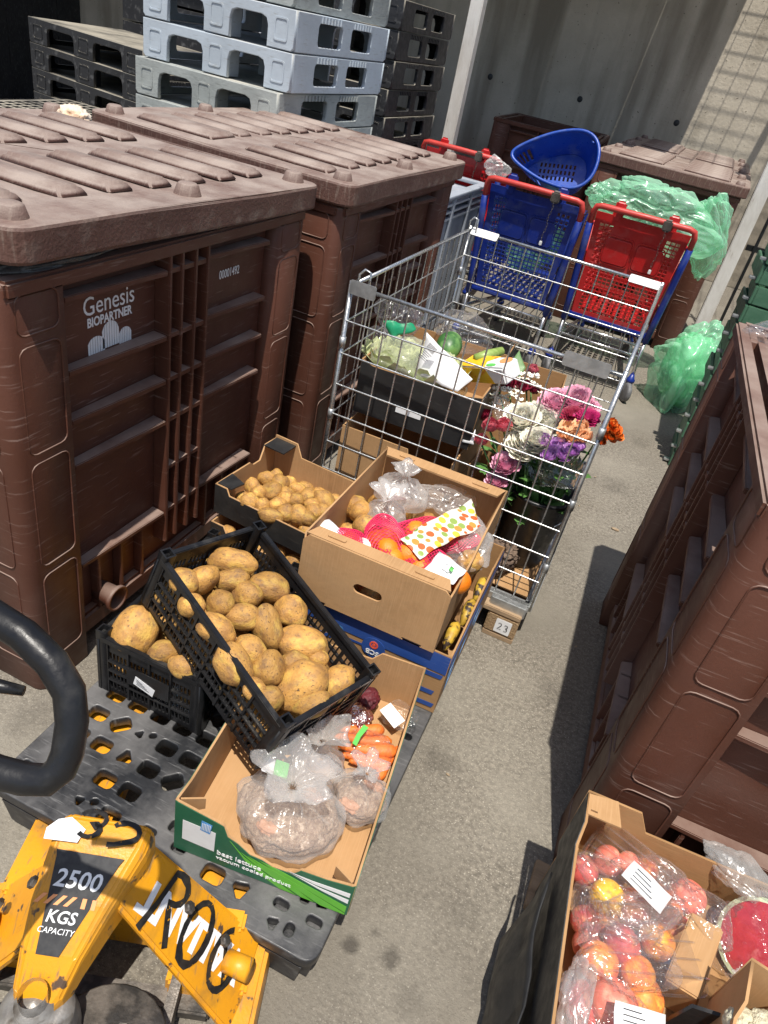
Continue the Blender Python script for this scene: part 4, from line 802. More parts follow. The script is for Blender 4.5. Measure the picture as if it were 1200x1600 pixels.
# ---- orange nets
def net_mesh(L_, rw, rh, seed, n=20, m_=34):
    vs = []; fs = []
    for i in range(m_+1):
        f = i/m_; r = math.sin(math.pi*min(max(f, .015), .985))**.6
        for k in range(n):
            a = 2*math.pi*(k+.5*(i % 2))/n; p = Vector(((f-.5)*L_, r*rw*math.cos(a), r*rh*math.sin(a))); p += noise.noise_vector(p*18+Vector((seed, 0, 0)))*.012*r; vs.append(p)
    for i in range(0, m_-1):
        for k in range(n):
            l_, r_ = ((k-1) % n, k) if i % 2 == 0 else (k, (k+1) % n)
            fs.append((i*n+k, (i+1)*n+l_, (i+2)*n+k, (i+1)*n+r_))
    return MB().add(vs, fs).mesh()
ORM = bpy.data.meshes.new('orange'); bm = bmesh.new(); bmesh.ops.create_icosphere(bm, subdivisions=4, radius=.034)
for v in bm.verts: v.co.z *= .92; v.co *= 1+.03*noise.noise(v.co*40)
bm.to_mesh(ORM); bm.free(); ORM.shade_smooth(); ORM.materials.append(ORANGE)
NETF = FILM('pink_net_film', (1, .75, .78), .12, .25, (.8, .08, .2), .5, 60, .4, .9)
def net(px, py, z, L_, rw, rh, rz, label, seed, oranges, tilt=0):
    t = thing('orange_net', label, 'net bag', atz(px, py, z), (0, tilt, rz), 'pink orange nets'); me = net_mesh(L_, rw, rh, seed)
    o = obj('netting', me, NET, t); wf = o.modifiers.new('w', 'WIREFRAME'); wf.thickness = .0017; wf.use_replace = True
    vs = net_mesh(L_*.97, rw*.95, rh*.95, seed, 24, 20); vs.shade_smooth(); obj('inner_netting', vs, NETF, t)
    for x, y, zz in oranges: obj('orange', ORM, None, t, (x, y, zz), (x*40, y*60, zz*30))
    return t
ZO = .52
n1 = net(603, 842, .53, .22, .055, .036, R(-62), 'pink net of oranges standing out at the front of the brown box', 3, ((.05, 0, 0), (-.02, .012, -.01), (.0, -.02, -.012), (.075, .01, -.01)))
n2 = net(682, 836, .51, .26, .07, .036, R(28), 'pink net with a fruit print band across the brown box', 5, ((-.06, 0, 0), (.0, .01, .0), (-.03, -.03, .005), (.06, 0, 0)))
n3 = net(668, 880, .515, .18, .05, .034, R(15), 'pink net of oranges with a white tag near the right front corner', 7, ((-.03, 0, 0), (.04, 0, 0)))
n4 = net(545, 848, .52, .12, .04, .036, R(10), 'small pink net poking out of the left front corner', 9, ((0, 0, 0),))
for px, py, z in ((590, 884, .515), (636, 868, .52), (652, 850, .52), (716, 908, .51), (655, 890, .505)):
    tag(obj('orange', ORM, None, loc=atz(px, py, z), rot=(px, py, 0)), 'orange among the pink nets in the brown box', 'orange', 'loose oranges in the brown box')
def sheet(name, label, cat, corners, mat, nx=14, ny=8, amp=.008, fr=20, seed=0, parent=None, sol=.0006):
    a, b, c, d = [Vector(q) for q in corners]; vs = []; 
    for j in range(ny+1):
        for i in range(nx+1):
            p = a.lerp(b, i/nx).lerp(d.lerp(c, i/nx), j/ny); vs.append(p+noise.noise_vector(p*fr+Vector((seed, 0, 0)))*amp)
    me = MB().add(vs, [(j*(nx+1)+i, j*(nx+1)+i+1, (j+1)*(nx+1)+i+1, (j+1)*(nx+1)+i) for j in range(ny) for i in range(nx)]).mesh(smooth=True)
    o = obj(name, me, mat, parent); sd = o.modifiers.new('s', 'SOLIDIFY'); sd.thickness = sol
    if label: tag(o, label, cat)
    return o
sheet('print_band', 'white band printed with red and yellow fruit on the pink net', 'label', (atz(622, 842, .565), atz(655, 872, .55), atz(752, 822, .555), atz(735, 780, .57)), FRUIT, 8, 14, .01, 14)
sheet('print_band', 'fruit printed white tag at the left of the front net', 'label', (atz(558, 835, .545), atz(575, 842, .55), atz(592, 878, .54), atz(556, 868, .53)), FRUIT, 8, 8, .008, 20, 3)
tg = sheet('net_tag', 'blank looking white tag with green mark at the right front of the net', 'tag', (atz(655, 898, .555), atz(688, 860, .56), atz(728, 893, .555), atz(706, 912, .56)), PAPER, 8, 8, .006, 25, 5)
sheet('tag_print', None, None, (atz(690, 888, .563), atz(697, 880, .564), atz(708, 886, .564), atz(700, 895, .563)), WHITE, 2, 2, 0, parent=None)
for o in list(COL.objects)[-1:]: o.parent = tg
sheet('green_mark', None, None, (atz(701, 890, .5675), atz(705, 885, .5675), atz(710, 888, .5675), atz(706, 894, .5675)), GRPR, 2, 2, 0)
for o in list(COL.objects)[-1:]: o.parent = tg
sheet('net_tag', 'white paper tag on the small net at the left front corner', 'tag', (atz(492, 822, .545), atz(515, 812, .55), atz(545, 832, .548), atz(520, 840, .54)), PAPER, 8, 6, .008, 25, 8)
bag('tied_bag', 'milky tied bag at the back left of the orange box', 622, 790, .47, .085, .07, .14, FILMM, 15, None, group='bags in the orange box', neck=.74, pleats=8, flare=.42)
bag('tied_bag', 'milky bag with a knotted top in the middle of the orange box', 598, 818, .47, .06, .055, .12, FILMM, 17, None, group='bags in the orange box', neck=.66, pleats=7, flare=.8)
for px, py, sx, sy, sz, sd, lab in ((728, 846, .075, .13, .055, 51, 'clear crinkled film along the right wall of the orange box'), (690, 778, .11, .06, .045, 53, 'clear film at the back of the orange box')):
    tag(obj('loose_film', film(sx, sy, sz, sd), FILMB, loc=atz(px, py, .5), rot=(0, 0, R(20))), lab, 'film')
for px, py in ((565, 800), (572, 822), (556, 792), (735, 878)):
    potato(px, py, 40, 36, 20, (-.4, 1.6, .50), Vector((0, 0, 1)), 'potato lying among the bags in the orange box', 'potatoes in the orange box')
fil = [(-.17+.085*i, -.22+.1*j) for i in range(5) for j in range(5)]
for k, (x, y) in enumerate(fil):
    o = obj('potato', POTS[k % 9], None); o.matrix_world = Matrix.Translation((-.383+x*.95, 1.595+y, .42)) @ Euler((k, k*2, 0)).to_matrix().to_4x4() @ Matrix.Diagonal((.042, .036, .034, 1)); tag(o, 'potato in the bottom layer of the orange box', 'potato', 'bottom potatoes in the orange box')
def petal(mb, base, d, up, ln, wd, cup, rng_):
    d = d.normalized(); s_ = d.cross(up).normalized(); nn = s_.cross(d); vs = []
    for j in range(5):
        f = j/4; wv = wd*math.sin(math.pi*min(.1+.68*f, 1))
        for i in range(-2, 3):
            vs.append(base+d*ln*f+s_*(wv*i/2)+nn*(cup*ln*f*f+.25*wd*(i/2)**2*cup*2)+Vector((rng_.gauss(0, 1), rng_.gauss(0, 1), rng_.gauss(0, 1)))*ln*.025)
    mb.add(vs, [(j*5+i, j*5+i+1, (j+1)*5+i+1, (j+1)*5+i) for j in range(4) for i in range(4)])
# ================================================================== mesh cage on a wooden pallet
CX0, CX1, CY0, CY1, CZ0, CZ1 = -.83, .0, 1.95, 3.13, .15, .995
wp = thing('wooden_pallet', 'wooden pallet with chipboard blocks under the wire cage', 'pallet', (CX0+.01, 1.9, 0))
for x in (.0, .35, .7):
    for y in (.0, .55, 1.08): box('block', CHIP, wp, (x, y, .022), (x+.11, y+.14, .1), .004)
    box('runner', PLANK, wp, (x, 0, 0), (x+.11, 1.22, .02), .002)
for i in range(7): box('top_plank', PLANK, wp, (0, i*.178, .102), (.81, i*.178+.12, .122), .003)
cq = plate('number_card', PAPER, wp, rr(.735, .03, .79, .088, .004), (), .001, frame((0, -.0012, 0), (1, 0, 0), (0, 0, 1)))
f23 = frame((.762, -.0028, .058), (1, 0, 0), (0, 0, 1))
ribbon('handwritten_23', INK, cq, [arc(-.011, .008, .006, .007, 150, -40, 8)+[(-.016, -.012), (-.003, -.011)], arc(.011, .008, .006, .006, 150, -80, 8)+arc(.011, -.006, .007, .007, 85, -130, 8)], .003, f23)
cg = thing('wire_cage', 'galvanised wire mesh cage full of flowers and groceries', 'cage')
def cage_panel(nm, o, u, L_, nv, plates):
    fr = frame(o, u, (0, 0, 1)); H_ = CZ1-CZ0
    me = MB().tube([(0, H_, 0), (L_, H_, 0)], .0062, 8).mesh(smooth=True); me.transform(fr); root = obj(nm, me, ZINC, cg); me = MB().tube([(0, 0, 0), (L_, 0, 0)], .006, 8).mesh(smooth=True); me.transform(fr); obj('bottom_rail', me, ZINC, root)
    V_ = MB().tube([(0, 0, 0), (0, H_, 0)], .0026, 6, cap=False).mesh(smooth=True); V_.transform(fr.to_3x3().to_4x4()); V_.materials.append(ZINC)
    Hm = MB().tube([(0, 0, .0045), (L_, 0, .0045)], .0028, 6, cap=False).mesh(smooth=True); Hm.transform(fr.to_3x3().to_4x4()); Hm.materials.append(ZINC)
    for i in range(1, nv): obj('wire', V_, None, root, fr @ Vector((L_*i/nv, 0, 0)))
    for i in range(1, 8): obj('wire', Hm, None, root, fr @ Vector((0, H_*i/8, 0)))
    for a, b, mt, t0 in plates:
        hp = plate('stop_plate', mt, root, rr(a, -.02, b, .022, .006), (), .003, fr @ Matrix.Translation((0, H_, .012)) @ Matrix.Rotation(R(t0), 4, 'X'))
    return root
WPL = M('white_plate', (.72, .72, .7), .5, (.6, .6, .58), 20, bump=.1)
cage_panel('front_panel', (CX0, CY0, CZ0), (1, 0, 0), CX1-CX0, 13, [(.0, .085, ZINCP, 0), (.66, .79, ZINCP, 0)])
cage_panel('back_panel', (CX0, CY1, CZ0), (1, 0, 0), CX1-CX0, 13, [(.01, .13, WPL, -55), (.70, .83, WPL, -55)])
cage_panel('left_panel', (CX0, CY0, CZ0), (0, 1, 0), CY1-CY0, 18, [])
cage_panel('right_panel', (CX1, CY0, CZ0), (0, 1, 0), CY1-CY0, 18, [])
for x in (CX0, CX1):
    for y in (CY0, CY1): 
        p = MB().tube([(x, y, CZ0-.02), (x, y, CZ1+.015)], .0075, 10).build('corner_post', ZINC, cg, True)
        for z in (.3, .55, .8): MB().tube([(x, y, z), (x, y, z+.035)], .0105, 10).build('hinge_sleeve', ZINCP, p, True)
for x, y in ((CX0+.02, CY0), (CX0, CY1-.03)): MB().tube([(x, y, CZ1), (x, y, CZ1+.04), (x+.012, y+.01, CZ1+.055), (x+.03, y+.012, CZ1+.05), (x+.032, y+.012, CZ1)], .004, 6).build('latch_hook', ZINC, cg, True)
box('base_bracket', ZINCP, cg, (-.13, CY0-.035, .105), (-.004, CY0-.012, .155), .004); box('base_bracket', ZINCP, cg, (CX0+.004, CY0-.035, .105), (CX0+.13, CY0-.012, .155), .004)
for a, b in (((CX0, CY0-.01), (CX1, CY0+.02)), ((CX0, CY1-.02), (CX1, CY1+.01)), ((CX0-.01, CY0), (CX0+.02, CY1)), ((CX1-.02, CY0), (CX1+.01, CY1))): box('base_rail', ZINCP, cg, (*a, .125), (*b, .149))
sheet('cardboard_liner', 'flat cardboard liner on the floor of the wire cage', 'liner', ((CX0+.03, CY0+.03, .155), (-.02, CY0+.03, .155), (-.02, CY1-.03, .155), (CX0+.03, CY1-.03, .155)), CARD2, 6, 8, .004, 8, sol=.004)
c1, cpt = cbox('cardboard_box', 'tall plain cardboard box at the left front inside the cage', 'box', .4, .5, .36, (-.6, 2.24, .16), (0, 0, R(1)), None, CARD2, prof={'front': [(0, 1), (.6, 1), (.62, .9), (1, .86)]}, hs={'front': .36})
p_, f_, L_, h_ = cpt['front']; f_ = f_ @ Matrix.Translation((0, 0, .001))
plate('stamp_frame', INK, p_, rr(.07, .06, .15, .1, .002), [rr(.073, .063, .147, .097, .001)], .0006, f_); text('stamp', '1 2', .034, f_ @ Matrix.Translation((.11, .08, .0004)), INK, p_)
cbox('cardboard_box', 'low cardboard box beside the flower bucket in the cage', 'box', .2, .34, .22, (-.30, 2.28, .16), (0, 0, R(-3)), None, CARD, prof={'front': [(0, 1), (.5, .95), (.55, .8), (1, 1)]})
cbox('cardboard_box', 'open cardboard box standing at the back of the cage', 'box', .3, .3, .4, (-.36, 2.86, .16), (0, 0, R(5)), None, CARD)
bx, _ = cbox('salad_carton', 'black carton of bagged lettuce and drinks carton in the cage', 'carton', .42, .47, .19, (-.6, 2.30, .545), (R(-1), 0, R(3)), BLKC, CARD, prof={'front': [(0, 1), (.1, .93), (.85, .93), (1, 1)], 'right': [(0, 1), (.5, .95), (.7, 1.2), (1, 1.25)]})
plate('bar_sticker', PAPER, bx, [(-.06, .05), (.03, .05), (.03, .065), (-.06, .07)], (), .0006, frame((0, -.2385, 0), (1, 0, 0), (0, 0, 1)))
# lettuce bag
LET = M('lettuce_leaf', (.7, .73, .45), .5, (.58, .64, .3), 14, bump=.4, bs=50); 
t = thing('lettuce_bag', 'pale green bag of lettuce with a white barcode flap', 'bag', (-.66, 2.2, .66))
rl = random.Random(8); mb = MB()
for hx in (-.06, .075):
    for k in range(34):
        f = (k+.5)/34; a = k*2.4; el = R(78-70*f); dv = Vector((math.cos(a)*math.cos(el), math.sin(a)*math.cos(el), math.sin(el))); petal(mb, Vector((hx, 0, .0))+Vector((math.cos(a), math.sin(a), 0))*.03*f, dv, Vector((0, 0, 1)) if el < R(60) else Vector((-math.cos(a), -math.sin(a), .2)), .085+.03*f, .05+.02*f, .5, rl)
obj('lettuce', mb.mesh(smooth=True), LET, t, (0, 0, .0)); obj('film', film(.18, .14, .11, 63), FILMY, t, (.0, 0, .03))
fl = sheet('barcode_flap', None, None, [q - Vector((-.66, 2.2, .66)) for q in (aty(650, 585, 2.1), aty(668, 520, 2.14), aty(738, 590, 2.1), aty(715, 612, 2.06))], PAPER, 8, 8, .006, 20, 2, t)
bf = frame(aty(669, 548, 2.085)-Vector((-.66, 2.2, .66)), (.9, .1, -.5), (.35, .5, .75))
for i in range(9): plate('barcode_bar', INK, fl, [(i*.0035-.012, 0), (i*.0035-.0102, 0), (i*.0035-.0102, .022), (i*.0035-.012, .022)], (), .0006, bf @ Matrix.Translation((0, 0, .006)))
for i in range(5): plate('print_line', INK, fl, [(-.014, -.008-i*.006), (.02-(i % 3)*.004, -.008-i*.006), (.02-(i % 3)*.004, -.0065-i*.006), (-.014, -.0065-i*.006)], (), .0006, bf @ Matrix.Translation((0, 0, .006)))
GRB = M('green_label', (.01, .22, .1), .35, (.02, .3, .14), 12)
sheet('green_label', 'shiny dark green label lying on the lettuce bag', 'label', (aty(600, 505, 2.2), aty(615, 530, 2.2), aty(650, 515, 2.25), aty(640, 503, 2.25)), GRB, 8, 8, .02, 22, 4)
o = blob(.045, .06, .04, 71, 4, .06, 2); tag(obj('small_watermelon', o, MELG, loc=aty(702, 540, 2.34), rot=(.4, .3, .2)), 'green striped small watermelon behind the lettuce bag', 'watermelon')
tag(obj('film_bag', film(.12, .1, .075, 73), FILMC, loc=aty(720, 515, 2.5)), 'clear crinkled bag at the back of the salad carton', 'bag'); tag(obj('film_bag', film(.09, .08, .07, 75), FILMC, loc=aty(622, 495, 2.42)), 'clear crinkled bag at the left back of the salad carton', 'bag'); tag(obj('film_bag', film(.05, .05, .05, 77), FILMC, loc=aty(592, 528, 2.3)), 'clear crinkled bag by the left cage wall', 'bag')
t = thing('drinks_carton', 'yellow and white drinks carton lying at the right of the salad carton', 'drinks carton', aty(765, 578, 2.25), (R(20), R(-22), R(-28)))
box('body', WHITE, t, (-.1, -.04, -.03), (.1, .04, .03), .006); plate('fruit_print', MANGO, t, [(-.1, -.038), (.02, -.038), (.0, .0), (.03, .038), (-.1, .038)], (), .001, Matrix.Translation((0, 0, .0315))); plate('orange_print', ORPR, t, arc(.07, .015, .024, .02, 0, 360, 14)[:-1], (), .001, Matrix.Translation((0, 0, .0315))); plate('green_print', GRPR, t, arc(.035, -.022, .02, .01, 0, 360, 12)[:-1], (), .001, Matrix.Translation((0, 0, .032))); plate('fruit_print', MANGO, t, [(-.1, -.028), (.05, -.028), (.02, .025), (-.1, .025)], (), .001, frame((0, -.0405, 0), (1, 0, 0), (0, 0, 1)))
COUR = M('courgette', (.2, .3, .06), .4, (.3, .4, .12), 14, stretch=(1, 8, 8)); tag(MB().tube([aty(742, 560, 2.28), aty(760, 556, 2.31), aty(785, 548, 2.36)], [.014, .02, .014], 12).build('courgette', COUR, None, True), 'light green courgette behind the drinks carton', 'courgette')
# bucket of flowers
BKC = Vector((-.115, 2.2, .16))
mb = MB().lathe([(0, 0), (.085, 0), (.088, .01), (.118, .28), (.126, .285), (.126, .295), (.114, .295), (.084, .012), (0, .012)], 40); bk = mb.build('flower_bucket', BLACKP, None, True, loc=BKC); tag(bk, 'black plastic bucket holding cut flowers in the cage', 'bucket')
MB().tube([(-.12+.0, 0, .27)]+[(.125*math.cos(R(180-a)), -.02-.06*math.sin(R(a)), .27-.1*math.sin(R(a))) for a in range(15, 180, 15)]+[(.12, 0, .27)], .003, 6).build('bail', ZINC, bk, True)
tag(bk, 'black plastic bucket holding cut flowers in the cage', 'bucket')
def flower(name, label, c, r, mat, axis=(0, 0, 1), n=40, wd=.5, kind='peony', stem=True, centre=None, group='cut flowers in the bucket'):
    rng_ = random.Random(int(c[0]*1e4)+n); ax = Vector(axis).normalized(); q = ax.to_track_quat('Z', 'Y').to_matrix()
    r *= 1.03; n = int(n*1.3); t = thing(name, label, 'flower', c, group=group); mb = MB()
    for k in range(n):
        f = (k+.5)/n; a = k*2.39996; el = R(80-75*f) if kind == 'peony' else R(86-40*f) if kind == 'rose' else R(55-50*f) if kind == 'disc' else R(rng_.uniform(15, 80))
        ln = r*({'peony': .75+.3*f, 'rose': .8+.15*f, 'disc': .5+.5*f}.get(kind, .9)); dv = q @ Vector((math.cos(a)*math.cos(el), math.sin(a)*math.cos(el), math.sin(el)))
        base = q @ Vector((math.cos(a), math.sin(a), 0))*r*.28*(f if kind != 'disc' else .3); upv = q @ Vector((0, 0, 1)) if el < R(70) else q @ Vector((-math.cos(a), -math.sin(a), .2))
        petal(mb, base-ax*r*.3, dv, upv, ln, r*wd*(.5+.5*f), .35 if kind != 'disc' else .15, rng_)
    obj('petals', mb.mesh(smooth=True), mat, t)
    if centre: obj('centre', blob(r*.2, r*.2, r*.14, 3, 3, .3, 6), centre, t, ax*r*.08)
    if stem:
        b = BKC+Vector((rng_.uniform(-.06, .06), rng_.uniform(-.06, .06), .08))-Vector(c); MB().tube([-ax*r*.4, (b-ax*r*.4)*.5+Vector((0, 0, .02)), b], .003, 6).build('stem', LEAF, t, True)
        lf_ = MB()
        for k in range(4):
            a = rng_.uniform(0, 6.28); petal(lf_, b*rng_.uniform(.2, .6), Vector((math.cos(a), math.sin(a), .5)), Vector((0, 0, 1)), .06, .016, -.3, rng_)
        obj('leaves', lf_.mesh(smooth=True), LEAF, t)
    return t
fl_ = lambda px, py, y: tuple(aty(px, py, y))
TC = (-.15, -.45, 1)
flower('peony', 'creamy white open peony with yellow centre, nearest the cage front', fl_(824, 696, 2.12), .062, P_WHITE, TC, 46, .62, centre=P_YEL)
flower('peony', 'creamy white peony above the open one in the bucket', fl_(815, 655, 2.17), .052, P_WHITE, TC, 42, .6); flower('peony', 'creamy white peony to the right, beside the orange blooms', fl_(853, 665, 2.2), .056, P_WHITE, TC, 42, .6)
flower('peony', 'round pink peony low at the left of the bucket', fl_(790, 726, 2.06), .04, P_PINK, TC, 60, .4); flower('peony', 'half hidden pink peony at the edge of the orange box', fl_(776, 752, 2.04), .032, P_PINK, TC, 44, .4)
flower('peony', 'ruffled light pink peony at the back left of the bucket', fl_(868, 630, 2.28), .048, P_PINK, TC, 54, .42); flower('peony', 'ruffled light pink peony at the back centre of the bucket', fl_(899, 626, 2.3), .05, P_PINK, TC, 54, .42); flower('peony', 'light pink peony at the back right near the cage post', fl_(918, 640, 2.28), .034, P_PINK, TC, 40, .42)
flower('chrysanthemum', 'deep burgundy bloom in front of the pink peonies', fl_(895, 648, 2.2), .04, P_BURG, TC, 60, .2, 'disc'); flower('chrysanthemum', 'magenta bloom beside the burgundy one', fl_(918, 652, 2.2), .042, P_HOT, TC, 64, .2, 'disc')
flower('rose', 'pink rose at the far left of the bouquet, front one', fl_(766, 668, 2.1), .034, P_ROSE, TC, 26, .7, 'rose'); flower('rose', 'pink rose just right of the other rose', fl_(787, 668, 2.12), .034, P_ROSE, TC, 26, .7, 'rose'); flower('rose', 'dusky red rose behind the two pink roses', fl_(758, 652, 2.18), .03, P_BURG, TC, 22, .7, 'rose')
for k, (px, py, y, s_) in enumerate(((850, 692, 2.1, .036), (868, 700, 2.08, .036), (893, 705, 2.06, .034), (858, 714, 2.05, .03), (880, 712, 2.05, .03), (905, 700, 2.08, .028))): flower('freesia', 'lilac purple bloom along the front of the bouquet', fl_(px, py, y), s_, P_LIL, TC, 16, .6, 'wild', k % 2 == 0)
for k, (px, py, y, s_) in enumerate(((878, 680, 2.12, .032), (893, 684, 2.1, .034), (908, 668, 2.16, .032), (888, 668, 2.16, .03), (912, 685, 2.1, .03), (900, 676, 2.12, .028))): flower('freesia', 'peach coloured bloom beside the white peonies', fl_(px, py, y), s_, P_PEA, TC, 16, .6, 'wild', k % 2 == 0)
for k, (px, py, s_) in enumerate(((948, 668, .026), (960, 672, .026), (953, 682, .026), (942, 678, .024), (965, 682, .022), (938, 690, .02), (957, 662, .02))): flower('freesia', 'bright orange bloom poking out through the cage side', fl_(px, py, 2.12), s_, P_ORA, (.5, -.4, .8), 16, .6, 'wild', k == 0)
for k, (px, py, y, s_) in enumerate(((795, 602, 2.3, .04), (815, 606, 2.3, .036), (835, 612, 2.32, .024))): flower('lily', 'dark burgundy bloom among small white flowers', fl_(px, py, y), s_, P_BURG, TC, 14, .5, 'wild', k == 0)
flower('lily', 'tall reddish bud at the back of the bouquet', fl_(832, 582, 2.42), .034, P_ROSE, (.2, -.2, 1), 10, .45, 'rose')
flower('peony', 'cream white peony filling the gap under the lilac blooms', fl_(838, 690, 2.1), .045, P_WHITE, TC, 42, .6); flower('peony', 'cream white peony at the heart of the bouquet', fl_(838, 652, 2.22), .05, P_WHITE, TC, 42, .6); flower('peony', 'pale pink peony tucked behind the white ones', fl_(880, 645, 2.26), .045, P_PINK, TC, 46, .45); flower('rose', 'pink rose low at the left beside the printed note', fl_(752, 690, 2.08), .028, P_ROSE, TC, 26, .7, 'rose')
def spray(name, label, pts, mat, s_, dep):
    t = thing(name, label, 'flower', fl_(*pts[0], dep), group='cut flowers in the bucket'); rng_ = random.Random(5); mb = MB(); o0 = t.location
    for px, py in pts:
        c = Vector(fl_(px, py, dep))-o0
        for j in range(9):
            cc = c+Vector((rng_.gauss(0, .014), rng_.gauss(0, .014), rng_.gauss(0, .012))); 
            for k in range(6):
                a = k*R(60)+rng_.random(); petal(mb, cc, Vector((math.cos(a), math.sin(a)-.2, .35)), Vector((0, 0, 1)), s_, s_*.35, .1, rng_)
    obj('florets', mb.mesh(smooth=True), mat, t)
    b = BKC+Vector((0, 0, .1))-Vector(o0); MB().tube([(0, 0, 0), b*.5+Vector((0, 0, .03)), b], .003, 6).build('stem', LEAF, t, True)
    return t
spray('small_white_flowers', 'spray of tiny white blooms left of the pink peonies', [(780, 612), (790, 622), (800, 618), (775, 622), (805, 612)], P_WHITE, .0105, 2.24); spray('small_white_flowers', 'spray of tiny white blooms at the upper edge of the bouquet', [(822, 590), (832, 596), (812, 592), (838, 604)], P_WHITE, .0105, 2.34)
t = thing('foliage_bunch', 'dense green leaves and stems filling the flower bucket', 'leaves', BKC+Vector((0, 0, .1))); rng_ = random.Random(9); mb = MB()
for k in range(240):
    a = rng_.uniform(0, 6.28); rad = rng_.uniform(0, .1); d = Vector((math.cos(a)*rng_.uniform(.1, .7)-.15, math.sin(a)*rng_.uniform(.1, .6)-.1, 1)); petal(mb, Vector((rad*math.cos(a)*.7, rad*math.sin(a)*.7, rng_.uniform(.1, .3))), d, Vector((math.cos(a), math.sin(a), 0)), rng_.uniform(.06, .15), rng_.uniform(.006, .016), -.25, rng_)
obj('leaf_blades', mb.mesh(smooth=True), LEAF, t); mb = MB()
for k in range(40):
    a = rng_.uniform(0, 6.28); e = Vector((math.cos(a)*.15*rng_.random()-.06, math.sin(a)*.12*rng_.random()-.03, .32)); mb.tube([(.05*math.cos(a), .05*math.sin(a), .02), e], .0025, 5)
obj('stems', mb.mesh(smooth=True), LEAF, t)
LF2 = M('pale_leaf', (.2, .32, .14), .5, (.12, .22, .08), 18)
sheet('large_leaf', 'broad pale green leaf at the back of the bouquet', 'leaf', (aty(800, 565, 2.45), aty(812, 590, 2.42), aty(822, 575, 2.45), aty(812, 548, 2.5)), LF2, 6, 6, .01, 20, 3)
sheet('sleeve', 'clear cellophane flower sleeve at the left of the bouquet', 'film', (aty(768, 620, 2.2), aty(790, 700, 2.1), aty(840, 760, 2.1), aty(835, 640, 2.2)), FILMC, 12, 12, .02, 14, 6); sheet('sleeve', 'clear cellophane flower sleeve at the lower right of the bouquet', 'film', (aty(840, 710, 2.06), aty(840, 760, 2.06), aty(905, 765, 2.06), aty(915, 710, 2.1)), FILMC, 12, 12, .016, 14, 9)
sheet('printed_note', 'printed white note stuck beside the roses', 'note', (aty(722, 690, 2.07), aty(740, 695, 2.07), aty(742, 672, 2.1), aty(728, 668, 2.1)), PAPER, 4, 4, .004, 20, 2)
# old bundle on the cage floor
DRY = M('withered_stems', (.2, .14, .1), .8, (.09, .06, .045), 40, bump=.8, bs=60); tag(obj('withered_bundle', blob(.05, .09, .05, 81, 5, .3, 5, True), DRY, loc=(-.17, 2.06, .205), rot=(0, 0, R(-25))), 'withered brown bundle on the cage floor by the front wires', 'bundle')
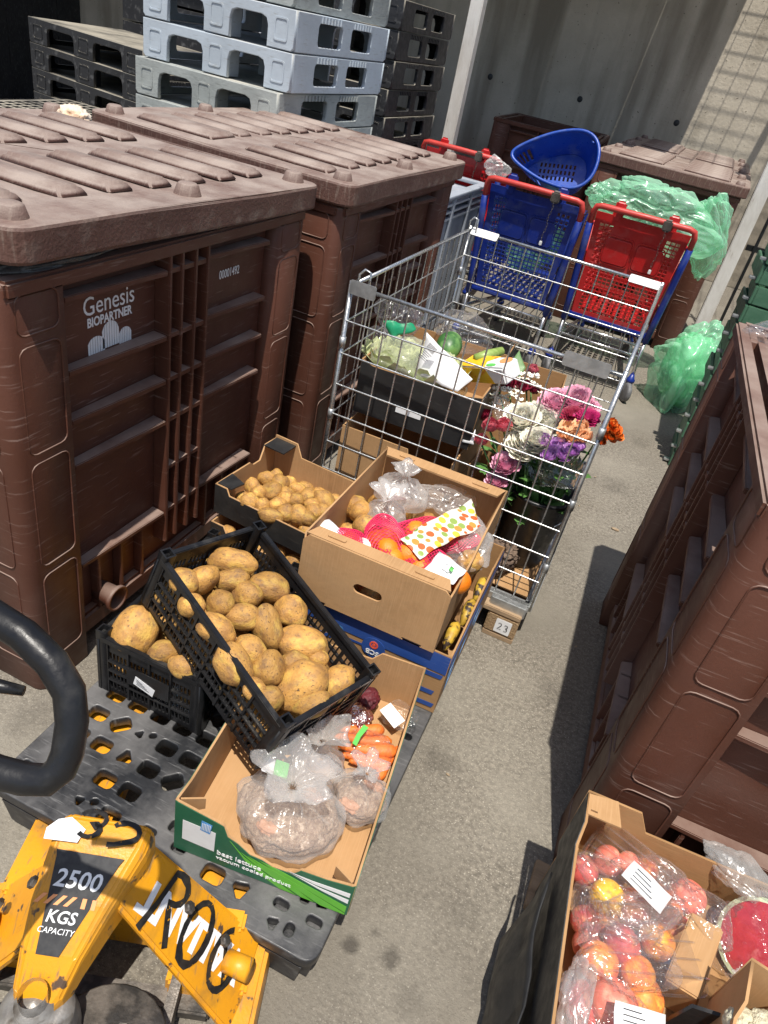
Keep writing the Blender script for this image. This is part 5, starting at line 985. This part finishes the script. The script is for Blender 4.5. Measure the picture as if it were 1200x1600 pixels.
# ================================================================== trolleys
def make_trolley(PM, label, loc, rz=0):
    t = thing('shopping_trolley', label, 'trolley', loc, (0, 0, rz), 'shopping trolleys'); hw = .285
    hd = MB().tube([(-hw, .03, .93), (-hw, .012, 1.0), (-hw+.012, .002, 1.032), (-hw+.04, 0, 1.04), (0, -.004, 1.043), (hw-.04, 0, 1.04), (hw-.012, .002, 1.032), (hw, .012, 1.0), (hw, .03, .93)], .0165, 14).build('handle', REDH, t, True)
    plate('handle_board', WPL, hd, rr(-.16, 0, .16, .045, .006), (), .006, frame((0, .018, 1.035), (1, 0, 0), (0, 1, .25))); plate('board_print', REDPR, hd, rr(-.13, .012, .06, .03, .004), (), .001, frame((0, .018, 1.0375), (1, 0, 0), (0, 1, .25)))
    for s_ in (-1, 1):
        MB().tube([(s_*hw, .03, .94), (s_*(hw-.004), .06, .8), (s_*(hw-.02), .1, .5), (s_*(hw-.028), .1, .36)], .02, 12).build('side_tube', BLUP, t, True)
        MB().tube([(s_*(hw-.028), .1, .37), (s_*(hw-.03), .085, .26), (s_*(hw-.025), .04, .17)], .0115, 10).build('leg_tube', CHROME, t, True)
        MB().tube([(s_*(hw-.03), .085, .27), (s_*(hw-.06), .4, .24), (s_*(hw-.1), .8, .2), (s_*(hw-.1), .86, .17)], .011, 10).build('chassis_tube', CHROME, t, True)
        pm_ = MB().box(s_*.15-.03, .03, .97, s_*.15+.03, .055, 1.085).build('seat_tab', PM, t, bev=.012, seg=3)
        for y, x in ((.03, hw-.025), (.86, hw-.1)):
            ct = thing('caster', 'x', 'x'); ct.parent = t; del ct['label'], ct['category']; ct.location = (s_*x, y, 0)
            MB().lathe([(0, -.016), (.045, -.016), (.058, -.013), (.062, -.008), (.062, .008), (.058, .013), (.045, .016), (0, .016)], 28).build('wheel', RUB, ct, True, loc=(0, -.02, .063), rot=(0, R(90), R(25)))
            MB().box(-.022, -.03, .06, .022, .012, .125).build('wheel_fork', RUB, ct, bev=.008); MB().lathe([(0, .125), (.026, .125), (.028, .14), (.02, .15), (.012, .175), (0, .175)], 18).build('swivel', BLUP, ct, True)
    for y, z in ((.1, .33), (.085, .27)): MB().tube([(-hw+.03, y, z), (hw-.03, y, z)], .009, 8).build('cross_tube', CHROME, t, True)
    for k in range(7): MB().tube([(-.2+k*.066, .08, .275), (-.15+k*.05, .82, .215)], .0035, 5).build('rack_wire', CHROME, t, True)
    # pierced rear panel, leaning
    W0, W1, Hh = .45, .535, .61; hl = []
    def xs(z): return (W0+(W1-W0)*z/Hh)/2
    for r_ in range(24):
        z0 = .035+r_*.0228; nC = 17; w_ = xs(z0)-.03
        for c in range(nC):
            x0 = -w_+2*w_*c/nC+.003; x1 = -w_+2*w_*(c+1)/nC-.003
            if z0 > .30 and 2 < c < nC-3: continue
            if z0 > .545: continue
            hl.append([(x0, z0), (x1, z0), (x1, z0+.0165), (x0, z0+.0165)])
    fr = frame((0, .115, .40), (1, 0, 0), (0, -.13, 1))
    rp = plate('rear_panel', PM, t, [(-W0/2, 0), (W0/2, 0), (W1/2, Hh), (-W1/2, Hh)], hl, .006, fr, .0008)
    for s_ in (-1, 1):
        plate('seat_flap', PM, rp, rr(s_*.09-.075, .35, s_*.09+.075, .49, .02, 4), (), .008, fr @ Matrix.Translation((0, 0, .008)), .002); plate('flap_border', PM, rp, rr(s_*.09-.083, .34, s_*.09+.083, .505, .024, 4), [rr(s_*.09-.077, .346, s_*.09+.077, .499, .02, 4)], .006, fr @ Matrix.Translation((0, 0, .006)))
    MB().box(-W0/2-.025, .095, .375, W0/2+.025, .145, .41).build('lower_bar', BLUP, t, bev=.01)
    # basket sides, front and floor
    def grid(L_, h0, h1, nx, nz):
        hh = []
        for i in range(nx):
            for j in range(nz):
                f0, f1 = (i+.15)/nx, (i+.85)/nx; a, b = (j+.2)/nz, (j+.8)/nz; zt = lambda f: h0+(h1-h0)*f
                hh.append([(L_*f0, .02+(zt(f0)-.06)*a), (L_*f1, .02+(zt(f1)-.06)*a), (L_*f1, .02+(zt(f1)-.06)*b), (L_*f0, .02+(zt(f0)-.06)*b)])
        return hh
    for s_ in (-1, 1):
        fr = frame((s_*.235, .12, .41), (s_*-.06, .82, .03), (s_*.06, 0, 1)); plate('basket_side', PM, t, [(0, 0), (.82, .05), (.82, .42), (0, .52)], grid(.82, .52, .42, 16, 9), .006, fr)
        plate('basket_edge', PM, t, [(0, .505), (.82, .405), (.82, .43), (0, .53)], (), .02, fr @ Matrix.Translation((0, 0, .006)), .004)
    plate('basket_front', PM, t, [(-.18, 0), (.18, 0), (.21, .38), (-.21, .38)], [[(-.16+i*.034, .03+j*.04), (-.14+i*.034, .03+j*.04), (-.14+i*.034, .055+j*.04), (-.16+i*.034, .055+j*.04)] for i in range(10) for j in range(8)], .006, frame((0, .93, .47), (1, 0, 0), (0, .1, 1)))
    plate('basket_floor', PM, t, [(-.23, .12), (.23, .12), (.18, .93), (-.18, .93)], [[(-.19+i*.04, .16+j*.05), (-.165+i*.04, .16+j*.05), (-.165+i*.04, .195+j*.05), (-.19+i*.04, .195+j*.05)] for i in range(9) for j in range(14)], .005, Matrix.Translation((0, 0, .415)))
    # coin lock with chain
    lk = box('coin_lock', DARKM, t, (.1, -.03, 1.0), (.15, .03, 1.06), .008); ch = MB()
    for k in range(13):
        c = Vector((.125+.004*math.sin(k), -.032-.002*k, .995-k*.0155)); ring = []
        for a in range(8):
            v = Vector((math.cos(R(a*45))*.0045, 0, math.sin(R(a*45))*.009)); v = v if k % 2 else Vector((0, v.x, v.z)); ring.append(c+v)
        ch.tube(ring, .0013, 5, True)
    ch.build('chain', DARKM, lk, True); box('key', WPL, lk, (.117, -.068, .775), (.133, -.058, .80), .003)
    return t
make_trolley(BLUP, 'trolley with a blue plastic panel and red handle behind the cage', (-.841, 4.36, 0)); make_trolley(REDP, 'trolley with a red plastic panel next to the green sack', (-.218, 4.44, 0), R(1.5)); make_trolley(REDP, 'trolley with a red panel half hidden by the grey container', (-1.55, 5.15, 0), R(0))
# blue hand basket lying on the trolley
bc = aty(866, 246, 4.62); nrm = Vector((-.02, -.86, .5)).normalized(); xr = (Rv*.97-Uv*.22); xr = (xr-nrm*xr.dot(nrm)).normalized(); yr = nrm.cross(xr)
mt = Matrix((xr, yr, nrm)).transposed().to_4x4(); mt.translation = bc
hb = thing('hand_basket', 'bright blue plastic hand basket lying on top of the blue trolley', 'basket'); hb.matrix_world = mt @ Matrix.Diagonal((.84, .84, .84, 1))
def egg(s_, n=64):
    out = []
    for k in range(n):
        a = 2*math.pi*k/n; c_, s2 = math.cos(a), math.sin(a); rx = .29; ry = .175*(1+.52*c_) ; out.append((rx*math.copysign(abs(c_)**.95, c_)*s_, ry*math.copysign(abs(s2)**.9, s2)*s_))
    return out
rows = [(1.0, 0), (.97, -.03), (.93, -.07), (.885, -.11), (.84, -.15), (.8, -.19), (.76, -.225), (.74, -.235)]; n = 64; vs = []; fs = []
for s_, z in rows: vs += [(x, y, z) for x, y in egg(s_, n)]
for i in range(len(rows)-1):
    for k in range(n):
        if 2 <= i <= 4 and k % 2 == 0 and 24 <= k <= 44: continue
        fs.append((i*n+k, i*n+(k+1) % n, (i+1)*n+(k+1) % n, (i+1)*n+k))
o = MB().add(vs, fs).build('basket_wall', BLUB, hb, True); sd = o.modifiers.new('s', 'SOLIDIFY'); sd.thickness = .004
MB().tube([(x, y, 0) for x, y in egg(1.02, 48)], .012, 8, True).build('rim', BLUB, hb, True)
hl = [[(-.12+i*.03, -.05+j*.045), (-.105+i*.03, -.05+j*.045), (-.105+i*.03, -.02+j*.045), (-.12+i*.03, -.02+j*.045)] for i in range(9) for j in range(3)]
plate('basket_base', BLUB, hb, egg(.75, 48), hl, .004, Matrix.Translation((0, 0, -.234)))
MB().tube([(-.2, .08, .0), (-.18, .14, -.06), (0, .24, -.1), (.2, .2, -.07), (.24, .12, 0)], .007, 8).build('bail', BLUB, hb, True)
# ================================================================== green bags
def gbag(label, c, sx, sy, sz, seed, rot=(0, 0, 0), amp=.2, fr=3.5, mat=None): return tag(obj('green_sack', film(sx, sy, sz, seed, 6, 16, 9, .05), mat or FILMG, loc=c, rot=rot), label, 'sack', 'green sacks')
c = atz(1045, 650, 0); FILMGI = M('green_sack_fill', (.2, .62, .33), .6, (.12, .48, .22), 8, bump=.6, bs=12)
gbag('translucent green sack slumped on the ground beside the trolley wheel', (c.x, c.y+.2, .26), .22, .25, .32, 91); tag(obj('sack_filling', blob(.15, .17, .24, 92, 4, .2, 3), FILMGI, loc=(c.x, c.y+.2, .23)), 'green crumpled filling inside the slumped sack', 'filling')
c = aty(1030, 322, 5.1); gbag('translucent green sack bulging out of the red trolley', (c.x, 5.1, c.z-.05), .4, .28, .19, 95, (0, .15, 0)); gbag('tail of thin green film hanging behind the red trolley', aty(1108, 365, 5.15), .13, .08, .27, 97, (0, -.25, 0), .28); gbag('small green film scrap between the two trolleys', aty(935, 300, 4.9), .07, .06, .07, 99); gbag('green sack inside the blue trolley behind its panel', (-.84, 4.85, .66), .17, .25, .2, 93); tag(obj('film_scrap', film(.09, .05, .07, 101), FILMM, loc=aty(775, 262, 4.8)), 'milky plastic scrap beside the blue hand basket', 'film')
# ================================================================== grey container behind bin B
GC = M('grey_container', (.33, .36, .41), .5, (.27, .3, .34), 5, bump=.1, scr=((.45, .46, .48), (3, 3, 20), .6, .75))
t = thing('grey_container', 'grey plastic container with louvred rim between brown bin and trolleys', 'container', (-1.9, 4.0, 0)); WX, LY, HT = .6, 1.04, .9
for nm, a, b in (('wall', (0, 0, .1), (.03, LY, HT-.14)), ('wall', (WX-.03, 0, .1), (WX, LY, HT-.14)), ('wall', (.031, 0, .1), (WX-.031, .03, HT-.14)), ('wall', (.031, LY-.03, .1), (WX-.031, LY, HT-.14))): box(nm, GC, t, a, b, .004)
for z in (HT-.13, HT-.09, HT-.05): plate('louvre', GC, t, rr(-.012, -.012, WX+.012, LY+.012, .03), [rr(.03, .03, WX-.03, LY-.03, .02)], .012, Matrix.Translation((0, 0, z)))
plate('rim', GC, t, rr(-.02, -.02, WX+.02, LY+.02, .04), [rr(.04, .04, WX-.04, LY-.04, .03)], .022, Matrix.Translation((0, 0, HT)), .004); plate('inner_shelf', GC, t, rr(.03, .03, WX-.03, LY-.03, .02), (), .01, Matrix.Translation((0, 0, HT-.05)))
for y in (.02, .34, .68, .98): box('rib', GC, t, (WX, y, .1), (WX+.018, y+.035, HT-.02), .004)
box('base', GC, t, (0, 0, 0), (WX, LY, .09), .01)
# ================================================================== right side: trays, fence, bread
t0 = thing('green_tray', 'x', 'tray', group='stacked green trays')
TW, TL = .6, .42
plate('tray_floor', GRNP, t0, rr(.01, .01, TW-.01, TL-.01, .02), [rr(.05+i*.09, .04+j*.12, .11+i*.09, .13+j*.12, .01) for i in range(6) for j in range(3)], .006, Matrix.Translation((0, 0, .006)))
for a, b in (((0, 0, .002), (.014, TL, .084)), ((TW-.014, 0, .002), (TW, TL, .084)), ((.015, 0, .002), (TW-.015, .014, .084)), ((.015, TL-.014, .002), (TW-.015, TL, .084))): box('tray_wall', GRNP, t0, a, b, .003)
for y in (.03,): box('clip', ZINCP, t0, (-.03, y, .01), (-.001, y+.03, .022), .002)
for k in range(13):
    o = t0 if k == 0 else copy_tree(t0); o.location = (.385+.006*math.sin(k*2.1), 3.75+.01*math.cos(k*1.7), .0+k*.09); o.rotation_euler = (0, 0, R(1.2*math.sin(k*3)))
    o['label'] = 'topmost dull green plastic tray of the stack behind the bread bin' if k == 12 else 'dull green plastic tray, %s, in the stack behind the bread bin' % (['second from top', 'third from top', 'fourth from top', 'fifth from top', 'sixth from top'][11-k] if k > 6 else 'low down')
fe = thing('bar_fence', 'black steel bar fence behind the right timber post', 'fence', (.52, 6.3, 0))
for i in range(22): box('bar', BLACKP, fe, (i*.11, 0, .06), (i*.11+.022, .022, 2.5))
for z in (.12, .75, 1.4, 2.1): box('rail', BLACKP, fe, (-.05, .023, z), (2.45, .05, z+.04))
for k, (x, y, s_, lab, mt) in enumerate(((.40, 2.2, (.07, .05, .045), 'golden loaf at the far corner of the open right bin', BREAD), (.44, 1.98, (.06, .07, .05), 'golden loaf near the middle of the open right bin', BREAD), (.40, 1.8, (.05, .08, .045), 'brown loaf behind the bin rim on the right', BREAD), (.58, 2.1, (.08, .06, .05), 'loaf farther inside the open right bin', BREAD), (.6, 1.75, (.09, .07, .06), 'dark loaf deep inside the open right bin', BREAD))):
    tag(obj('loaf', blob(*s_, 110+k, 4, .08, 2), mt, loc=(x, y, 1.07)), lab, 'bread', 'loaves in the right bin')
for k in range(16): tag(obj('loaf', blob(.12, .1, .07, 130+k % 4, 3, .1, 2), BREAD, loc=(.5+(k % 4)*.19, 1.38+(k//4)*.25, .96)), 'loaf in the lower layer of the open right bin', 'bread', 'lower loaves in the right bin')
LBL = M('pale_blue_bag', (.25, .55, .75), .35, (.18, .45, .68), 14, bump=.4, bs=30); tag(obj('blue_bread_bag', film(.05, .08, .05, 151), LBL, loc=(.42, 2.07, 1.11)), 'pale blue bread bag over the rim of the right bin', 'bag')
for k, (x, y, lab) in enumerate(((.36, 2.28, 'clear film draped over the far corner of the right bin'), (.47, 1.9, 'clear bread bag film on the right bin'))): tag(obj('bread_film', film(.1, .09, .06, 155+k), FILMC, loc=(x, y, 1.11)), lab, 'film')
PURP = FILM('purple_film', (.55, .35, .42), .5, .4, (.25, .1, .15), .2, 16, .8); tag(obj('purple_bag', film(.13, .12, .1, 161), PURP, loc=(.56, 2.36, 1.17)), 'dark purple plastic bag at the right edge of the bread bin', 'bag')
# ================================================================== fruit boxes at the lower right
cbox('carton_stack', 'empty black carton under the peach carton', 'carton', .44, .62, .2, (.505, .79, .03), (0, 0, R(3.7)), BLKC, CARD); tg_ = thing('plank_pallet', 'weathered wooden boards under the fruit cartons', 'pallet', (.25, .4, 0))
for i in range(5): box('plank', PLANK, tg_, (0, i*.16, 0), (.8, i*.16+.13, .025), .003)
px_, ppt = cbox('peach_carton', 'black carton full of plastic packed peaches and melon', 'carton', .56, .62, .15, (.552, .79, .245), (0, 0, R(3.7)), BLKC, CARD, prof={'left': [(0, 1.25), (.12, 1.25), (.16, .95), (1, .95)], 'back': [(0, .9), (.75, .9), (.8, 1.25), (1, 1.25)]}, hs={})
plate('corner_lid', CARD2, px_, [(0, 0), (.07, 0), (.06, .06), (0, .05)], [[(.006, .01), (.02, .01), (.02, .014), (.006, .014)]], .004, Matrix.Translation((-.278, .25, .19))); 
sheet('torn_flap', 'torn black carton flap hanging beside the peach carton', 'flap', ((.265, .55, .24), (.225, .56, .03), (.222, .93, .05), (.25, .98, .27)), BLKC, 8, 10, .02, 9, 5, sol=.004)
PCH = [blob(1, 1, .93, 170+k, 4, .04, 2) for k in range(4)]
for me in PCH:
    for v in me.vertices:
        a = math.atan2(v.co.y, v.co.x); f = math.exp(-(a/.16)**2)*max(0, v.co.z+.9); v.co.x -= .07*f; top = math.exp(-((1-v.co.z/.95)/.07)**2); v.co.z -= .12*top
def peach(px, py, z, d, mat, label, rot, parent=None, nm='peach'):
    c = atz(px, py, z); k = int(px) % 4; me = PCH[k] if not PCH[k].materials else PCH[k].copy(); me.materials.clear(); me.materials.append(mat)
    o = obj(nm, me, None); o.scale = (d/2,)*3; o.location = c; o.rotation_euler = rot; return tag(o, label, 'peach', 'peaches in the black carton')
RP = lambda n, a, b2, c2: M(n, a, .55, b2, 1.3, (.35, .65), .12, 9, spots=(c2, 1.7, .52, .7), rnd=.1)
PK1 = RP('peach_a', (.74, .15, .08), (.82, .36, .08), (.55, .05, .05)); PK2 = RP('peach_b', (.82, .5, .03), (.8, .42, .03), (.7, .18, .04)); PK3 = RP('peach_c', (.82, .34, .05), (.7, .12, .05), (.84, .48, .07)); PK4 = RP('peach_d', (.52, .07, .08), (.68, .14, .1), (.75, .3, .15)); PK5 = RP('peach_e', (.82, .24, .16), (.78, .18, .13), (.84, .42, .28))
for px, py, z, d, mt, lab, ro in ((950, 1345, .33, .062, PK5, 'pink red peach at the back corner of the carton', (.5, -.3, 1)), (983, 1352, .33, .055, PK5, 'second pink red peach along the back of the carton', (.9, .3, 2)), (1010, 1358, .32, .05, PK1, 'third red peach at the back, under the white label', (.4, .2, 4)), (948, 1402, .345, .068, PK2, 'bright yellow peach left of centre in the carton', (.5, .3, .5)), (1026, 1470, .345, .07, PK3, 'orange and red peach in the middle of the carton', (.7, -.3, 2.6)), (972, 1476, .345, .07, PK4, 'dark red peach left of the orange and red one', (.4, .4, 1.4)), (935, 1504, .345, .075, PK1, 'red peach near the left wall of the carton', (.5, -.2, 3.3)), (996, 1522, .34, .066, PK3, 'split orange peach below the dark red one', (-.3, .4, .4)), (960, 1570, .345, .085, PK5, 'large pink peach in the bag at the front', (.5, .1, 2)), (912, 1360, .31, .06, PK4, 'dark peach hidden at the left back corner', (0, 0, 1)), (915, 1440, .31, .06, PK4, 'dark peach by the left wall under film', (0, .5, 1)), (990, 1418, .32, .07, PK1, 'red peach under the crinkled film at centre', (.4, .5, 5)), (912, 1568, .31, .075, PK4, 'dull red fruit in the milky bag at the left wall', (.2, .1, 1)), (1075, 1400, .33, .07, PK5, 'pale pink peach under the wrapped tray', (.2, .6, 2)), (940, 1440, .3, .07, PK1, 'red peach low between the yellow and dark ones', (.3, .1, 2)), (1005, 1560, .32, .075, PK3, 'orange peach beside the front label', (.6, .2, 1)), (918, 1478, .30, .06, PK5, 'pink peach against the left wall of the carton', (.4, .6, 2)), (1060, 1460, .31, .07, PK4, 'dark peach beside the brown paper box', (.2, .2, 5)), (1040, 1420, .3, .07, PK1, 'red peach between the film trays', (.5, .3, 2))): peach(px, py, z, d, mt, lab, ro)
def punnet(px, py, z, wx, ly, h, rz, label, rot=(0, 0)):
    t = thing('punnet', label, 'punnet', atz(px, py, z), (*rot, rz), 'clear fruit punnets'); mb = MB(); e = .012
    mb.hexa([(-wx/2+e, -ly/2+e, 0), (wx/2-e, -ly/2+e, 0), (wx/2-e, ly/2-e, 0), (-wx/2+e, ly/2-e, 0)], [(-wx/2, -ly/2, h), (wx/2, -ly/2, h), (wx/2, ly/2, h), (-wx/2, ly/2, h)]); obj('shell', mb.mesh(bev=.012, smooth=True, seg=3), CLAM, t)
    for k in range(5): y = -ly/2+ly*(k+.5)/5; MB().tube([(-wx/2-.001, y, h*.3), (-wx/2-.001, y, h), (-wx/2+.01, y, h+.003), (wx/2-.01, y, h+.003), (wx/2+.001, y, h), (wx/2+.001, y, h*.3)], .0022, 6).build('moulded_rib', CLAM, t, True)
    MB().tube([(x, y, h*.72) for x, y in rr(-wx/2-.006, -ly/2-.006, wx/2+.006, ly/2+.006, .02, 4)], .003, 6, True).build('flange', CLAM, t, True)
    return t
punnet(972, 1375, .29, .17, .11, .075, R(-18), 'clear punnet of peaches at the back of the carton'); punnet(985, 1500, .29, .19, .15, .085, R(24), 'clear punnet of red peaches at the centre of the carton')
for px, py, z, s_, sd, rz, mt, lab in ((1000, 1430, .385, (.1, .05, .02), 181, 35, FILMC, 'crinkled clear film across the centre peaches'), (1085, 1420, .37, (.1, .055, .035), 183, -28, FILMC, 'glossy film wrapped tray behind the melon'), (1150, 1362, .37, (.08, .05, .03), 185, -20, FILMM, 'milky bag in the back right of the fruit carton'), (900, 1560, .36, (.03, .08, .04), 187, 4, FILMM, 'milky bag along the left wall of the fruit carton'), (945, 1575, .38, (.08, .06, .03), 189, 10, FILMC, 'clear bag round the large pink peach'), (1185, 1548, .36, (.06, .03, .025), 191, 0, FILMM, 'milky bag below the cut melon'), (915, 1420, .36, (.03, .06, .03), 193, 10, FILMC, 'crinkled film by the left wall with green print'), (965, 1380, .375, (.09, .06, .018), 195, -15, FILMC, 'clear film over the back peaches'), (985, 1490, .385, (.1, .075, .016), 197, 25, FILMC, 'clear film over the centre punnet'), (1040, 1370, .36, (.07, .04, .03), 199, -20, FILMC, 'crinkled film beside the white label at the back')):
    tag(obj('fruit_film', film(*s_, sd), mt, loc=atz(px, py, z), rot=(0, 0, R(rz))), lab, 'film')
for px, py, z, rz, lab in ((1010, 1385, .395, -22, 'white printed label on the back punnet'), (1000, 1598, .4, 15, 'white printed label on the front bag')):
    o = sheet('white_label', lab, 'label', [Vector(atz(px, py, z))+Euler((R(20), R(5), R(rz))).to_matrix() @ Vector(q) for q in ((-.045, -.02, 0), (.045, -.02, 0), (.045, .022, 0), (-.045, .022, 0))], PAPER, 6, 4, .003, 25)
    fr = Matrix.Translation(Vector(atz(px, py, z))+Vector((0, 0, .003))) @ Euler((R(20), R(5), R(rz))).to_matrix().to_4x4()
    for k in range(4): q = MB().box(-.03, -.013+k*.008, 0, .02-k*.006, -.0115+k*.008, .0005).mesh(); q.transform(fr); obj('print_line', q, INK, o)
# wooden block shaped snack box and melon
t = thing('brown_paper_box', 'film wrapped narrow brown box standing between peaches and melon', 'box', atz(1075, 1530, .27), (R(12), R(-14), R(-15)), None); box('body', CARD2, t, (-.03, -.07, 0), (.03, .07, .11), .003)
WR = Vector((-.55, -.6, .58)).to_track_quat('Z', 'Y').to_euler(); wmn = thing('cut_watermelon', 'cut watermelon half with red flesh wrapped in film', 'watermelon', atz(1190, 1476, .335), WR); wmn.scale = (.8, .8, .8); pr = []
mb = MB().lathe([(.0001, -.1)]+[(.105*math.cos(R(a)), .105*math.sin(R(a))) for a in range(-80, 1, 8)], 36); mb.build('rind', MELG, wmn, True)
MB().lathe([(.105, 0), (.1, .001), (.094, .002)], 36).build('white_rind', MELW, wmn, True); MB().lathe([(.094, .002), (.08, .004), (.0, .006)], 36).build('flesh', MELR, wmn, True)
tag(obj('melon_film', film(.095, .095, .02, 201, 5, 30, 6, .05), FILMC, loc=atz(1190, 1476, .342), rot=WR), 'clear film stretched over the cut watermelon', 'film')
cbox('cauliflower_carton', 'brown carton corner with cauliflower at the bottom right', 'carton', .34, .3, .16, (.685, .655, .36), (0, 0, R(-9)), None, CARD2, prof={'left': [(0, 1), (.25, 1), (.3, .8), (1, .8)], 'back': [(0, .8), (.7, .8), (.75, 1), (1, 1)]})
t = thing('cauliflower', 'creamy cauliflower head in the brown carton', 'cauliflower', (.615, .70, .45)); rng_ = random.Random(4)
for k in range(26):
    a = k*2.4; r_ = .085*math.sqrt(k/26); obj('floret', blob(.03, .03, .026, k, 4, .16, 6), CAUL, t, (r_*math.cos(a), r_*math.sin(a), .045-r_*r_*5))
plate('black_side', BLKC, thing('black_carton_edge', 'upright black carton edge in front of the brown paper box', 'carton', (0, 0, 0)), [(0, 0), (.13, 0), (.12, .1), (.01, .1)], (), .006, frame(atz(1035, 1600, .33), (.97, .2, 0), (0, -.1, 1)))
# ================================================================== small litter and stains on the ground
LIT = M('dry_leaf_litter', (.34, .26, .17), .8, (.22, .15, .09), 30)
for k, (px, py) in enumerate(((962, 827), (900, 1010), (985, 860), (700, 1210), (930, 745), (905, 790))):
    c = atz(px, py, .004); s_ = .02 if k == 0 else .007; tag(obj('leaf_scrap', blob(s_, s_*.5, s_*.2, k, 2, .3), LIT, loc=c, rot=(0, 0, k)), ['dry curled leaf lying beside the open right bin', 'tiny pale scrap on the concrete by the right bin', 'tiny scrap near the dry curled leaf', 'tiny scrap on concrete right of the green carton', 'tiny fallen petal beside the cage', 'tiny scrap along the cage base'][k], 'litter')
